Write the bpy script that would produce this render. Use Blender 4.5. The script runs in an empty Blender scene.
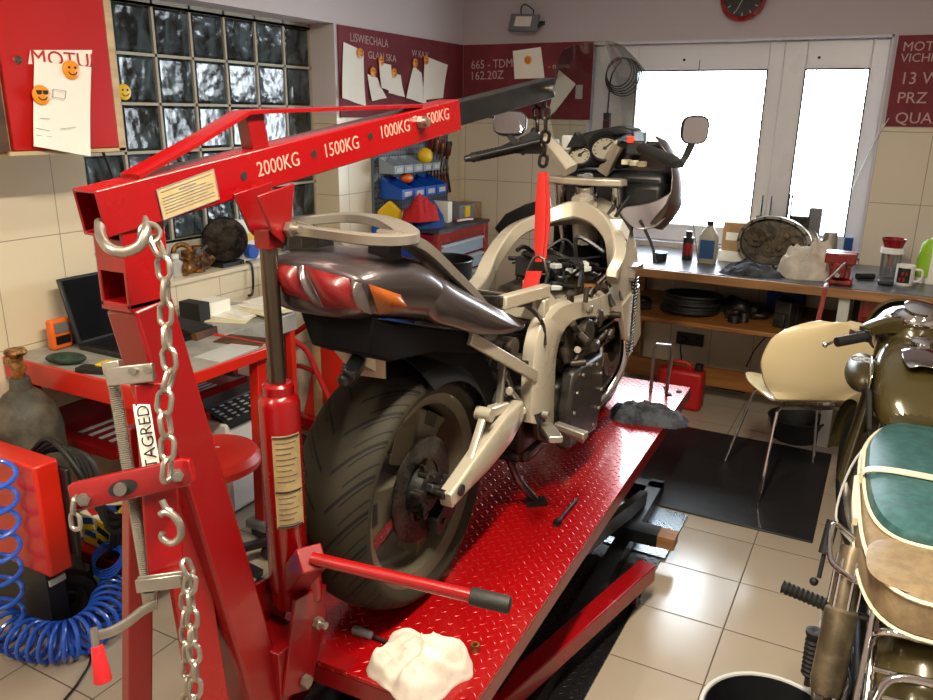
import bpy, bmesh, math, random
from mathutils import Vector as V, Matrix, noise
random.seed(7)
S = bpy.context.scene
COL = S.collection
PI = math.pi
LOC = {}

# ---------------------------------------------------------------- camera
YAW, PIT, ROL, FPX = -.488487, -.2948, .013824, 784.08
CAM = V((0, 0, 1.65))
def _basis():
    cy, sy, cp, sp = math.cos(YAW), math.sin(YAW), math.cos(PIT), math.sin(PIT)
    f = V((sy*cp, cy*cp, sp)); r = V((cy, -sy, 0)); u = r.cross(f)
    cr, sr = math.cos(ROL), math.sin(ROL)
    return cr*r + sr*u, -sr*r + cr*u, f
CR, CU, CF = _basis()
def at(px, py, x=None, y=None, z=None, d=None):
    """world point seen at a photo position, on a known plane of the room or at a known distance"""
    ray = CF + (px-466.5)/FPX*CR - (py-350)/FPX*CU
    if d is None:
        if x is not None: d = (x-CAM.x)/ray.x
        elif y is not None: d = (y-CAM.y)/ray.y
        else: d = (z-CAM.z)/ray.z
    return CAM + d*ray

# ---------------------------------------------------------------- materials
def lin(h):
    h = h.lstrip('#')
    c = [int(h[i:i+2], 16)/255 for i in (0, 2, 4)]
    return [v/12.92 if v <= .04045 else ((v+.055)/1.055)**2.4 for v in c]
class NT:
    def __init__(s, name):
        s.m = bpy.data.materials.new(name); s.m.use_nodes = True
        s.t = s.m.node_tree; s.n = s.t.nodes; s.l = s.t.links
        s.b = s.n['Principled BSDF']; s.out = s.n['Material Output']
    def add(s, typ, **kw):
        n = s.n.new(typ)
        for k, v in kw.items():
            if k == 'ins':
                for kk, vv in v.items():
                    if hasattr(vv, 'is_linked') or hasattr(vv, 'is_output'): s.l.new(vv, n.inputs[kk])
                    else: n.inputs[kk].default_value = vv
            else: setattr(n, k, v)
        return n
    def math(s, op, a, b=None, c=None):
        n = s.n.new('ShaderNodeMath'); n.operation = op
        for i, v in enumerate((a, b, c)):
            if v is None: continue
            if isinstance(v, (int, float)): n.inputs[i].default_value = v
            else: s.l.new(v, n.inputs[i])
        return n.outputs[0]
    def coord(s):
        return s.add('ShaderNodeTexCoord').outputs['Object']
    def mix(s, fac, a, b):
        n = s.add('ShaderNodeMix', data_type='RGBA')
        for i, v in ((0, fac), (6, a), (7, b)):
            if hasattr(v, 'is_linked'): s.l.new(v, n.inputs[i])
            else: n.inputs[i].default_value = v
        return n.outputs[2]
    def bump(s, h, strength=.3, dist=.01):
        n = s.add('ShaderNodeBump', ins={'Strength': strength, 'Distance': dist, 'Height': h})
        s.l.new(n.outputs[0], s.b.inputs['Normal'])
def rgba(c, k=1): return (min(1, c[0]*k), min(1, c[1]*k), min(1, c[2]*k), 1)
def mat(name, col, rough=.5, metal=0, var=.1, vs=9, bump=0, bs=60, coat=0, spec=.5, rv=.12):
    t = NT(name); c = lin(col); b = t.b; co = t.coord()
    nz = t.add('ShaderNodeTexNoise', ins={'Vector': co, 'Scale': vs, 'Detail': 5.0})
    t.l.new(t.mix(nz.outputs[0], rgba(c, 1-var), rgba(c, 1+var)), b.inputs['Base Color'])
    r = t.math('MULTIPLY_ADD', nz.outputs[0], rv*2, max(.02, rough-rv))
    t.l.new(r, b.inputs['Roughness'])
    b.inputs['Metallic'].default_value = metal
    b.inputs['Coat Weight'].default_value = coat; b.inputs['Coat Roughness'].default_value = .06
    b.inputs['Specular IOR Level'].default_value = spec
    if bump:
        n2 = t.add('ShaderNodeTexNoise', ins={'Vector': co, 'Scale': bs, 'Detail': 4.0})
        t.bump(n2.outputs[0], bump, .004)
    return t.m
def mottled(name, c1, c2, scale, lo=.4, hi=.6, rough=.5, metal=0, bump=0, detail=6.0):
    t = NT(name); co = t.coord()
    nz = t.add('ShaderNodeTexNoise', ins={'Vector': co, 'Scale': scale, 'Detail': detail, 'Roughness': .65})
    mr = t.add('ShaderNodeMapRange', ins={'Value': nz.outputs[0], 'From Min': lo, 'From Max': hi})
    t.l.new(t.mix(mr.outputs[0], rgba(lin(c1)), rgba(lin(c2))), t.b.inputs['Base Color'])
    t.b.inputs['Roughness'].default_value = rough; t.b.inputs['Metallic'].default_value = metal
    if bump: t.bump(nz.outputs[0], bump, .006)
    return t.m
def tile_mat(name, tile, grout, w, h, pw, ph, axis, mortar, rough, paint=None, zpaint=None, var=.06):
    """wall or floor tiles on a world-aligned grid; above zpaint the wall is painted"""
    t = NT(name); co = t.coord(); sp = t.add('ShaderNodeSeparateXYZ', ins={'Vector': co})
    a = sp.outputs[axis[0]]; bb = sp.outputs[axis[1]]
    def cell(v, off, size):
        q = t.math('DIVIDE', t.math('SUBTRACT', v, off), size)
        fl = t.math('FLOOR', q); fr = t.math('SUBTRACT', q, fl)
        e = t.math('MULTIPLY', t.math('MINIMUM', fr, t.math('SUBTRACT', 1.0, fr)), size)
        return fl, e
    f1, e1 = cell(a, pw, w); f2, e2 = cell(bb, ph, h)
    e = t.math('MINIMUM', e1, e2)
    mr = t.add('ShaderNodeMapRange', ins={'Value': e, 'From Min': mortar*.6, 'From Max': mortar*1.4})
    g = mr.outputs[0]
    cx = t.add('ShaderNodeCombineXYZ', ins={'X': f1, 'Y': f2})
    wn = t.add('ShaderNodeTexWhiteNoise', ins={'Vector': cx.outputs[0]})
    nz = t.add('ShaderNodeTexNoise', ins={'Vector': co, 'Scale': 5.0, 'Detail': 6.0})
    fac = t.math('ADD', t.math('MULTIPLY', wn.outputs[0], .45), t.math('MULTIPLY', nz.outputs[0], .55))
    c = lin(tile)
    col = t.mix(g, rgba(lin(grout)), t.mix(fac, rgba(c, 1-var), rgba(c, 1+var)))
    ro = t.math('MULTIPLY_ADD', g, rough-.8, .8)
    ro = t.math('ADD', ro, t.math('MULTIPLY', t.math('SUBTRACT', nz.outputs[0], .5), .2))
    hgt = g
    if paint:
        m = t.math('GREATER_THAN', sp.outputs['Z'], zpaint)
        col = t.mix(m, col, rgba(lin(paint)))
        ro = t.math('MAXIMUM', ro, t.math('MULTIPLY', m, .8))
        hgt = t.math('MAXIMUM', g, m)
    t.l.new(col, t.b.inputs['Base Color']); t.l.new(ro, t.b.inputs['Roughness'])
    t.bump(hgt, .5, .002)
    return t.m
def plate_mat(name, col, rough, metal, size, coat=0, wear=None, strength=.55, var=.12):
    """steel tread plate: rows of crossed raised lozenges"""
    t = NT(name); co = t.coord(); sp = t.add('ShaderNodeSeparateXYZ', ins={'Vector': co})
    p = t.math('DIVIDE', t.math('ADD', sp.outputs[0], sp.outputs[1]), size)
    q = t.math('DIVIDE', t.math('SUBTRACT', sp.outputs[0], sp.outputs[1]), size)
    fp, fq = t.math('FLOOR', p), t.math('FLOOR', q)
    a = t.math('SUBTRACT', t.math('SUBTRACT', p, fp), .5); b = t.math('SUBTRACT', t.math('SUBTRACT', q, fq), .5)
    par = t.math('ABSOLUTE', t.math('MODULO', t.math('ADD', fp, fq), 2.0))
    def el(u, v): return t.math('ADD', t.math('POWER', t.math('DIVIDE', t.math('ABSOLUTE', u), .46), 2.0), t.math('POWER', t.math('DIVIDE', t.math('ABSOLUTE', v), .12), 2.0))
    e1, e2 = el(a, b), el(b, a)
    d = t.math('ADD', t.math('MULTIPLY', e1, par), t.math('MULTIPLY', e2, t.math('SUBTRACT', 1.0, par)))
    h = t.math('SUBTRACT', 1.0, t.math('MINIMUM', d, 1.0))
    c = lin(col)
    nz = t.add('ShaderNodeTexNoise', ins={'Vector': co, 'Scale': 7.0, 'Detail': 6.0})
    base = t.mix(nz.outputs[0], rgba(c, 1-var), rgba(c, 1+var))
    if wear:
        m = t.math('MULTIPLY', t.math('GREATER_THAN', h, .55), t.math('GREATER_THAN', nz.outputs[0], .5))
        base = t.mix(m, base, rgba(lin(wear)))
    t.l.new(base, t.b.inputs['Base Color'])
    t.l.new(t.math('MULTIPLY_ADD', nz.outputs[0], .2, rough-.1), t.b.inputs['Roughness'])
    t.b.inputs['Metallic'].default_value = metal; t.b.inputs['Coat Weight'].default_value = coat
    t.bump(h, strength, .003)
    return t.m
def wood_mat(name, c1, c2, axis=0, rough=.5):
    t = NT(name); co = t.coord()
    mp = t.add('ShaderNodeMapping', ins={'Vector': co})
    s = [14, 14, 14]; s[axis] = 1.2; mp.inputs['Scale'].default_value = s
    nz = t.add('ShaderNodeTexNoise', ins={'Vector': mp.outputs[0], 'Scale': 2.5, 'Detail': 8.0})
    mr = t.add('ShaderNodeMapRange', ins={'Value': nz.outputs[0], 'From Min': .35, 'From Max': .65})
    t.l.new(t.mix(mr.outputs[0], rgba(lin(c1)), rgba(lin(c2))), t.b.inputs['Base Color'])
    t.b.inputs['Roughness'].default_value = rough; t.bump(nz.outputs[0], .15, .003)
    return t.m
def clear_mat(name, tint='#ffffff', gloss=.08, rough=.03):
    t = NT(name); t.n.remove(t.b)
    tr = t.add('ShaderNodeBsdfTransparent'); tr.inputs[0].default_value = rgba(lin(tint))
    gl = t.add('ShaderNodeBsdfGlossy'); gl.inputs['Roughness'].default_value = rough
    fr = t.add('ShaderNodeLayerWeight'); fr.inputs[0].default_value = .25
    f = t.math('MULTIPLY_ADD', fr.outputs['Fresnel'], .5, gloss)
    mx = t.add('ShaderNodeMixShader'); t.l.new(f, mx.inputs[0]); t.l.new(tr.outputs[0], mx.inputs[1]); t.l.new(gl.outputs[0], mx.inputs[2])
    t.l.new(mx.outputs[0], t.out.inputs[0])
    return t.m
def emit_mat(name, col, e):
    t = NT(name); t.b.inputs['Base Color'].default_value = rgba(lin(col))
    t.b.inputs['Emission Color'].default_value = rgba(lin(col)); t.b.inputs['Emission Strength'].default_value = e
    return t.m

# ---------------------------------------------------------------- mesh builder
def cat(pts, n=6, closed=False):
    """smooth curve through points"""
    P = [V(p) for p in pts]
    if len(P) < 3: return P
    out = []; m = len(P)
    for i in range(m if closed else m-1):
        p0 = P[i-1] if (i or closed) else P[0]; p1 = P[i]; p2 = P[(i+1) % m]
        p3 = P[(i+2) % m] if (closed or i+2 < m) else P[-1]
        for k in range(n):
            t = k/n
            out.append(.5*((2*p1)+(p2-p0)*t+(2*p0-5*p1+4*p2-p3)*t*t+(3*p1-p0-3*p2+p3)*t**3))
    if not closed: out.append(P[-1])
    return out
def frame_of(d):
    d = V(d).normalized()
    a = V((0, 0, 1)) if abs(d.z) < .9 else V((0, 1, 0))
    u = a.cross(d).normalized(); return u, d.cross(u).normalized(), d
class MB:
    def __init__(s): s.b = bmesh.new()
    def ring(s, pts): return [s.b.verts.new(p) for p in pts]
    def face(s, vs):
        try: return s.b.faces.new(vs)
        except ValueError: return None
    def loft(s, rings, cap=True, closed=True, loop=False):
        R = [s.ring(r) for r in rings]; n = len(R[0]); m = len(R)
        for i in range(m if loop else m-1):
            A, B = R[i], R[(i+1) % m]
            for j in range(n if closed else n-1):
                k = (j+1) % n; s.face([A[j], A[k], B[k], B[j]])
        if cap and not loop: s.face(R[0][::-1]); s.face(R[-1])
        return s
    def box(s, c, size, M=None):
        c = V(c); hx, hy, hz = [v/2 for v in size]
        P = [V((x, y, z)) for z in (-hz, hz) for x, y in ((-hx, -hy), (hx, -hy), (hx, hy), (-hx, hy))]
        if M is not None: P = [M @ p for p in P]
        s.loft([[c+p for p in P[:4]], [c+p for p in P[4:]]]); return s
    def bx(s, x0, x1, y0, y1, z0, z1): return s.box(((x0+x1)/2, (y0+y1)/2, (z0+z1)/2), (x1-x0, y1-y0, z1-z0))
    def bar(s, p0, p1, w, h, up=(0, 0, 1), w1=None, h1=None):
        p0, p1 = V(p0), V(p1); d = (p1-p0).normalized(); u = d.cross(V(up)).normalized(); v = u.cross(d)
        def r(p, w, h): return [p+u*a*w/2+v*b*h/2 for a, b in ((-1, -1), (1, -1), (1, 1), (-1, 1))]
        s.loft([r(p0, w, h), r(p1, w1 or w, h1 or h)]); return s
    def channel(s, p0, p1, w, h, t, up=(0, 0, 1)):
        """hollow rectangular tube with open ends"""
        p0, p1 = V(p0), V(p1); d = (p1-p0).normalized(); u = d.cross(V(up)).normalized(); v = u.cross(d)
        def r(p, w, h): return [p+u*a*w/2+v*b*h/2 for a, b in ((-1, -1), (1, -1), (1, 1), (-1, 1))]
        s.loft([r(p0, w, h), r(p1, w, h), r(p1, w-2*t, h-2*t), r(p0, w-2*t, h-2*t)], loop=True); return s
    def cyl(s, p0, p1, r0, r1=None, n=20, cap=True):
        p0, p1 = V(p0), V(p1); r1 = r0 if r1 is None else r1; u, v, d = frame_of(p1-p0)
        def r(p, q): return [p+(u*math.cos(2*PI*i/n)+v*math.sin(2*PI*i/n))*q for i in range(n)]
        s.loft([r(p0, r0), r(p1, r1)], cap); return s
    def lathe(s, prof, o, ax=(0, 0, 1), n=32, cap=False, loop=False):
        o = V(o); u, v, d = frame_of(ax)
        s.loft([[o+d*h+(u*math.cos(2*PI*i/n)+v*math.sin(2*PI*i/n))*max(r, 1e-4) for i in range(n)] for r, h in prof], cap, True, loop); return s
    def tube(s, pts, r, n=8, k=5, closed=False, smooth=True):
        P = cat(pts, k, closed) if smooth else [V(p) for p in pts]
        m = len(P); rr = r if callable(r) else (lambda t: r); rings = []; pu = None
        for i, p in enumerate(P):
            a = P[i-1] if (i or closed) else P[0]; b = P[(i+1) % m] if (closed or i+1 < m) else P[-1]
            d = (b-a).normalized() if (b-a).length > 1e-7 else V((0, 0, 1))
            if pu is None: pu = frame_of(d)[0]
            u = (pu-d*pu.dot(d))
            u = u.normalized() if u.length > 1e-6 else frame_of(d)[0]
            pu = u; v = d.cross(u); q = rr(i/max(1, m-1))
            rings.append([p+(u*math.cos(2*PI*j/n)+v*math.sin(2*PI*j/n))*q for j in range(n)])
        s.loft(rings, not closed, True, closed); return s
    def beam(s, pts, w, h, up=(0, 0, 1), k=5, closed=False, smooth=True):
        """rectangular section swept along a path; w across, h along up; either may be a list per point"""
        P0 = [V(p) for p in pts]; P = cat(P0, k, closed) if smooth else P0
        m = len(P); N = len(P0)
        def val(q, i):
            if not isinstance(q, (list, tuple)): return q
            t = i/max(1, m-1)*(N-1); a = min(int(t), N-2); return q[a]+(q[a+1]-q[a])*(t-a)
        rings = []
        for i, p in enumerate(P):
            a = P[i-1] if (i or closed) else P[0]; b = P[(i+1) % m] if (closed or i+1 < m) else P[-1]
            d = (b-a).normalized(); u = d.cross(V(up))
            u = u.normalized() if u.length > 1e-5 else frame_of(d)[0]
            v = u.cross(d); W, H = val(w, i)/2, val(h, i)/2
            rings.append([p+u*W*x+v*H*y for x, y in ((-1, -.8), (-.8, -1), (.8, -1), (1, -.8), (1, .8), (.8, 1), (-.8, 1), (-1, .8))])
        s.loft(rings, not closed, True, closed); return s
    def prism(s, pts, n):
        n = V(n); P = [V(p) for p in pts]; s.loft([P, [p+n for p in P]]); return s
    def ell(s, c, r, M=None, n=20, m=12, fn=None):
        c = V(c); r = (r, r, r) if isinstance(r, (int, float)) else r; rings = []
        for i in range(m+1):
            a = -PI/2+PI*i/m; q = max(math.cos(a), .002)
            R = []
            for j in range(n):
                p = V((q*math.cos(2*PI*j/n), q*math.sin(2*PI*j/n), math.sin(a)))
                if fn: p = p*fn(p)
                p = V((p.x*r[0], p.y*r[1], p.z*r[2]))
                if M is not None: p = M @ p
                R.append(c+p)
            rings.append(R)
        s.loft(rings); return s
    def torus(s, c, ax, R, r, n=28, m=8):
        c = V(c); u, v, d = frame_of(ax)
        s.tube([c+(u*math.cos(2*PI*i/n)+v*math.sin(2*PI*i/n))*R for i in range(n)], r, m, closed=True, smooth=False); return s
    def grid(s, P, thick=None):
        """surface through a grid of points, given thickness along its normals"""
        A = [s.ring(r) for r in P]; F = []
        for i in range(len(A)-1):
            for j in range(len(A[0])-1): F.append(s.face([A[i][j], A[i][j+1], A[i+1][j+1], A[i+1][j]]))
        if thick:
            s.b.normal_update()
            bmesh.ops.solidify(s.b, geom=[f for f in F if f], thickness=thick)
        return s
    def hexbolt(s, p, ax, r, h): u = V(ax).normalized(); return s.cyl(p, V(p)+u*h, r, r, 6)
    def parts(s, name, m, parent, **k):
        """every loose piece becomes a part of its own"""
        left = set(s.b.verts); out = []
        while left:
            st_ = [left.pop()]; isl = set(st_)
            while st_:
                v = st_.pop()
                for e in v.link_edges:
                    w = e.other_vert(v)
                    if w not in isl: isl.add(w); st_.append(w)
            left -= isl; q = MB(); mp = {v: q.b.verts.new(v.co) for v in isl}
            for f in {f for v in isl for f in v.link_faces}: q.b.faces.new([mp[v] for v in f.verts])
            out.append(q.build(name, m, parent, **k))
        s.b.free(); return out
    def build(s, name, m, parent=None, bevel=0, sub=0, label=None, origin=None, ang=40):
        me = bpy.data.meshes.new(name)
        bmesh.ops.recalc_face_normals(s.b, faces=s.b.faces[:])
        co = [v.co for v in s.b.verts]
        if parent is not None: off = LOC[parent.name]
        elif origin is not None: off = V(origin)
        else:
            mn = [min(c[i] for c in co) for i in range(3)]; mx = [max(c[i] for c in co) for i in range(3)]
            off = V(((mn[0]+mx[0])/2, (mn[1]+mx[1])/2, mn[2]))
        bmesh.ops.translate(s.b, verts=s.b.verts[:], vec=-off)
        s.b.to_mesh(me); s.b.free()
        o = bpy.data.objects.new(name, me); COL.objects.link(o)
        me.polygons.foreach_set('use_smooth', [True]*len(me.polygons)); me.set_sharp_from_angle(angle=math.radians(ang))
        me.materials.append(m)
        LOC[o.name] = off
        if parent is not None: o.parent = parent
        else: o.location = off
        if bevel:
            q = o.modifiers.new('bevel', 'BEVEL'); q.width = bevel; q.segments = 2; q.limit_method = 'ANGLE'; q.angle_limit = .6
        if sub:
            q = o.modifiers.new('sub', 'SUBSURF'); q.levels = q.render_levels = sub
        if label: o['label'] = label
        return o
def thing(name, label, cat_, loc=(0, 0, 0), group=None):
    o = bpy.data.objects.new(name, None); COL.objects.link(o); o.location = V(loc); LOC[o.name] = V(loc)
    o.empty_display_size = .05
    o['label'] = label; o['category'] = cat_
    if group: o['group'] = group
    return o
def tag(o, label, cat_, group=None):
    o['label'] = label; o['category'] = cat_
    if group: o['group'] = group
    return o
def struct(o): o['kind'] = 'structure'; return o
def place(o, loc, rz=0): o.location = V(loc); o.rotation_euler = (0, 0, rz); return o
def dup(root, loc, rz, label=None):
    r = root.copy(); COL.objects.link(r); r.location = V(loc); r.rotation_euler = (0, 0, rz)
    if label: r['label'] = label
    for ch in list(root.children):
        c = ch.copy(); COL.objects.link(c); c.parent = r
        for g in list(ch.children):
            d = g.copy(); COL.objects.link(d); d.parent = c
    return r
def text(name, body, m, parent, o, xd, yd, size, ext=.0006, align='LEFT', sx=1, shear=0, label=None):
    """raised or painted lettering lying on a surface; o is the start of the baseline"""
    cu = bpy.data.curves.new(name, 'FONT'); cu.body = body; cu.size = size; cu.extrude = ext; cu.align_x = align; cu.shear = shear
    cu.materials.append(m); cu.resolution_u = 3
    fo = bpy.data.objects.new('font', cu); COL.objects.link(fo)
    me = bpy.data.meshes.new_from_object(fo.evaluated_get(bpy.context.evaluated_depsgraph_get()))
    bpy.data.objects.remove(fo); bpy.data.curves.remove(cu); me.name = name
    if not me.materials: me.materials.append(m)
    ob = bpy.data.objects.new(name, me); COL.objects.link(ob)
    xd = V(xd).normalized(); yd = V(yd); yd = (yd-xd*yd.dot(xd)).normalized(); zd = xd.cross(yd)
    M = Matrix((xd*sx, yd, zd)).transposed().to_4x4(); M.translation = V(o)-LOC[parent.name]
    ob.parent = parent; ob.matrix_local = M; LOC[ob.name] = LOC[parent.name]
    return ob
def chain_mb(pts, L=.042, w=.026, r=.0042, jit=.25):
    """welded steel chain laid along a path"""
    P = cat(pts, 8); b = MB(); pitch = L-2*r; acc = [P[0]]; out = []; need = pitch
    for a, c in zip(P, P[1:]):
        seg = (c-a).length; pos = 0
        while seg-pos >= need:
            pos += need; acc.append(a+(c-a)*(pos/seg)); need = pitch
        need -= seg-pos
    for i, (a, c) in enumerate(zip(acc, acc[1:])):
        d = (c-a).normalized(); u = d.cross(V((0, 1, .2))).normalized(); v = u.cross(d)
        an = (0 if i % 2 else PI/2)+random.uniform(-jit, jit)+.5
        s = u*math.cos(an)+v*math.sin(an); m = (a+c)/2; hl = L/2-w/2; pp = []
        for k in range(16):
            t = 2*PI*k/16; q = math.cos(t); e = math.sin(t)
            pp.append(m+s*q*(w/2-r)+d*(e*(w/2-r)+(hl if e > 0 else -hl)))
        b.tube(pp, r, 7, closed=True, smooth=False)
    return b
def rag_mb(c, rx, ry, rz, seed, folds=5, amp=.35, n=72, m=30):
    """a dropped, creased cloth: a closed heap resting on z = c.z"""
    c = V(c); b = MB(); rings = []
    for i in range(m+1):
        t = i/m; R = []
        for j in range(n):
            a = 2*PI*j/n; ca, sa = math.cos(a), math.sin(a)
            edge = 1+.30*noise.noise(V((ca*1.1+seed, sa*1.1, seed)))+.10*noise.noise(V((ca*3+seed, sa*3, 2.0)))
            x, y = ca*t*edge, sa*t*edge
            wx_ = x+.35*noise.noise(V((x*1.5, y*1.5, seed))); wy_ = y+.35*noise.noise(V((x*1.5+9, y*1.5, seed)))
            base = max(0, 1-t**2.6)**.6*(.55+.55*(noise.noise(V((x*1.3+seed, y*1.3, 3.3)))+.35))
            th = seed*1.7+1.2*noise.noise(V((x*.8, y*.8, seed+2)))
            s1 = 1-abs(math.sin(folds*(wx_*math.cos(th)+wy_*math.sin(th))))
            s2 = 1-abs(noise.noise(V((wx_*folds*.55, wy_*folds*.55, seed+5))))*2
            h = base+amp*.42*(s1**1.6)*(1-.5*t)+amp*.3*max(0, s2)**2*(1-.6*t)
            h = max(.03, h*min(1, (1.04-t)*6))
            R.append(c+V((x*rx, y*ry, h*rz)))
        rings.append(R)
    rings.append([V((p.x, p.y, c.z)) for p in rings[-1]])
    b.loft(rings); return b
# ---------------------------------------------------------------- materials in use
M = {}
M['red'] = mat('red enamel', '#860408', .26, 0, .12, 4, coat=.35)
M['red2'] = mat('dark red enamel', '#760408', .32, 0, .15, 5, coat=.25)
M['orange_red'] = mat('orange red enamel', '#c0200f', .35, 0, .12, 6, coat=.2)
M['cab_red'] = mat('cabinet red laminate', '#b40c06', .4, 0, .04, 3)
M['black'] = mat('black paint', '#121213', .38, 0, .3, 12)
M['rubber'] = mat('black rubber', '#151514', .62, 0, .25, 14, bump=.15, bs=120)
M['plastic'] = mat('black plastic', '#17181a', .42, 0, .2, 10)
M['dark_steel'] = mottled('oily dark steel', '#1c1a18', '#4a4440', 20, rough=.4, metal=.8)
M['oily'] = mottled('oily black boom paint', '#0c0a09', '#2c261f', 14, .45, .75, .35, .3)
M['steel'] = mat('bare steel', '#9a9792', .3, .95, .15, 18)
M['zinc'] = mat('zinc plated steel', '#a8a49a', .33, .9, .18, 30, bump=.1)
M['chrome'] = mat('chrome', '#dcdcdc', .07, 1, .03, 5, rv=.03)
M['silver'] = mat('silver frame paint', '#c4bcaa', .3, .45, .06, 6, coat=.3)
M['alu'] = mat('cast aluminium', '#a9a59b', .38, .8, .12, 22, bump=.08)
M['engine'] = mottled('engine casting', '#1a1714', '#4a4238', 26, rough=.45, metal=.6, bump=.2)
M['engine_dark'] = mottled('black engine paint', '#191816', '#34312d', 18, rough=.4, metal=.2)
M['brass'] = mottled('greasy bronze parts', '#3a2412', '#a8743a', 30, rough=.45, metal=.6, bump=.3)
M['grey_body'] = mat('dark silver bodywork', '#544c4e', .3, .7, .08, 3, coat=.45, rv=.04)
M['wheel_grey'] = mat('grey wheel paint', '#5a5345', .42, .35, .1, 7)
M['white'] = mat('white plastic', '#e8e6e2', .35, 0, .03, 4)
M['pvc'] = mat('white window profile', '#dedee2', .3, 0, .02, 3)
M['cream'] = mat('cream shell plastic', '#e8d6aa', .3, 0, .03, 3, coat=.2)
M['paper'] = mat('white paper', '#f2eee2', .75, 0, .04, 12)
M['paper_c'] = mat('yellowed paper', '#e4dbb8', .75, 0, .06, 12)
M['card'] = mottled('brown cardboard', '#a3825a', '#b99a70', 8, rough=.8)
M['blue'] = mat('blue plastic', '#1450b0', .32, 0, .08, 6)
M['hose_blue'] = mat('blue air hose', '#2458c4', .28, 0, .06, 6, coat=.3)
M['grey_bin'] = mat('grey bin plastic', '#8d99a6', .4, 0, .06, 6)
M['yellow'] = mat('yellow plastic', '#e8bf1c', .45, 0, .08, 6)
M['orange'] = mat('orange plastic', '#e0681a', .42, 0, .08, 6)
M['brown_card'] = mottled('dark brown folder', '#3a2416', '#5a3a22', 7, rough=.6)
M['grey'] = mat('grey plastic', '#6c6e70', .45, 0, .1, 8)
M['lgrey'] = mat('pale grey plastic', '#b4b6b4', .45, 0, .06, 8)
M['strap'] = mat('red webbing', '#b01408', .7, 0, .1, 40, bump=.2, bs=300)
M['rag_white'] = mottled('off white rag', '#b4aca0', '#cfc8bc', 10, rough=.9, bump=.15)
M['rag_grey'] = mottled('dark grey rag', '#1c2026', '#4a4f56', 16, rough=.9, bump=.2)
M['cloth_red'] = mat('red cloth', '#b3151c', .85, 0, .12, 14)
M['cloth_blue'] = mat('blue cloth', '#17407e', .85, 0, .12, 14)
M['olive'] = mat('olive enamel', '#463d20', .2, .15, .08, 4, coat=.6, rv=.04)
M['teal'] = mottled('teal leatherette', '#2a4c4e', '#345e5e', 45, rough=.42, bump=.12)
M['beige'] = mottled('beige leatherette', '#746248', '#847256', 40, rough=.5, bump=.08)
M['piping'] = mat('cream piping', '#e0d6b8', .4)
M['lens_red'] = mat('red lamp lens', '#66060a', .3, 0, .1, 30, coat=.15)
M['lens_amber'] = mat('amber lamp lens', '#7a3a08', .3, 0, .12, 30, coat=.2)
M['lens_clear'] = mat('grey lamp surround', '#5f5656', .2, .5, .1, 30, coat=1)
M['dial'] = mat('dial face', '#8c8676', .4)
M['ink'] = mat('black print', '#141414', .6)
M['red_ink'] = mat('red print', '#b81a14', .6)
M['stencil'] = mat('pale stencil paint', '#c98a7c', .6, 0, .15, 60)
M['chalk'] = mat('chalk', '#bfa3a0', .95, 0, .3, 120)
M['board'] = mottled('chalk board paint', '#691c26', '#7a2833', 4, rough=.75)
M['tag_plate'] = mottled('buff rating plate', '#9c8a62', '#ab986e', 30, rough=.4)
M['wood'] = wood_mat('worn wood edge', '#7a5330', '#9a7044', 0)
M['wood_y'] = wood_mat('wood edge', '#b59a72', '#cbb48a', 1)
M['shelf_wood'] = wood_mat('orange shelf board', '#7a4a1c', '#96642c', 0)
M['bench_top'] = mottled('worn dark bench top', '#3a3b40', '#5a5c62', 9, rough=.28, detail=8)
M['mat'] = mat('black rubber floor mat', '#16181b', .5, 0, .25, 10, bump=.2, bs=90)
M['desk_top'] = mottled('grey steel top', '#85847e', '#a09e96', 8, rough=.35)
M['screen'] = mat('black screen', '#0c0d10', .18, 0, .1, 4)
M['glass'] = clear_mat('window glass', '#fbfdfd', .03)
M['shield'] = clear_mat('clear windscreen', '#eef0ee', .05)
M['cup'] = clear_mat('clear beaker', '#f2f2f2', .12)
M['smiley'] = mat('orange badge', '#ec9420', .35, 0, .08, 20)
M['green'] = mat('lime green plastic', '#8fc02c', .4, 0, .05, 5)
M['olive_cyl'] = mottled('rusty grey gas bottle', '#34322a', '#565142', 10, rough=.6)
M['smoke'] = mat('dark socket', '#1a1715', .5)
M['rail'] = mat('grey alloy rail', '#8f897f', .3, .6, .08, 6)
M['matte'] = mat('matt black plastic', '#08080a', .8, 0, .2, 10, spec=.15)
M['stool'] = mat('stool vinyl', '#d83020', .4, 0, .05, 5)
M['panel_grey'] = mat('light grey body panel', '#8e868a', .3, .4, .05, 5)
M['fire_tread'] = plate_mat('red tread plate', '#98060a', .24, .3, .034, coat=.3, wear=None, strength=.5)
M['alu_tread'] = plate_mat('bare tread plate', '#8f979c', .28, .9, .034, strength=.7)
M['mat_tread'] = plate_mat('black tread plate', '#1c1c1e', .35, .5, .034, strength=.8)

# ---------------------------------------------------------------- room shell
XW, YW, ZC = -2.69, 4.95, 2.66
m_floor = tile_mat('beige floor tiles', '#a09484', '#564c42', .31, .31, -.283, 2.71, (0, 1), .0022, .2, var=.08)
m_left = tile_mat('cream wall tiles', '#dccfb4', '#978b78', .255, .38, 1.591, .058, (1, 2), .0016, .22, '#cfc6c8', 1.62, .03)
m_back = tile_mat('cream wall tiles of window wall', '#d2c8b4', '#80776a', .255, .38, .143, .058, (0, 2), .0016, .22, '#b8aeb2', 1.62, .03)
m_paint = mat('pale grey wall paint', '#b9b0b2', .8, 0, .03, 3)
O = (0, 0, 0)
struct(MB().bx(-3.1, 2.4, -1.7, 5.3, -.06, 0).build('floor', m_floor, origin=O))
struct(MB().bx(-3.1, 2.4, -1.7, 5.3, ZC, ZC+.06).build('ceiling', mat('white ceiling', '#d5d0cc', .85), origin=O))
WX0, WX1, WZ0, WZ1 = -1.79, -.112, .87, 2.07
b = MB()
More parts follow.
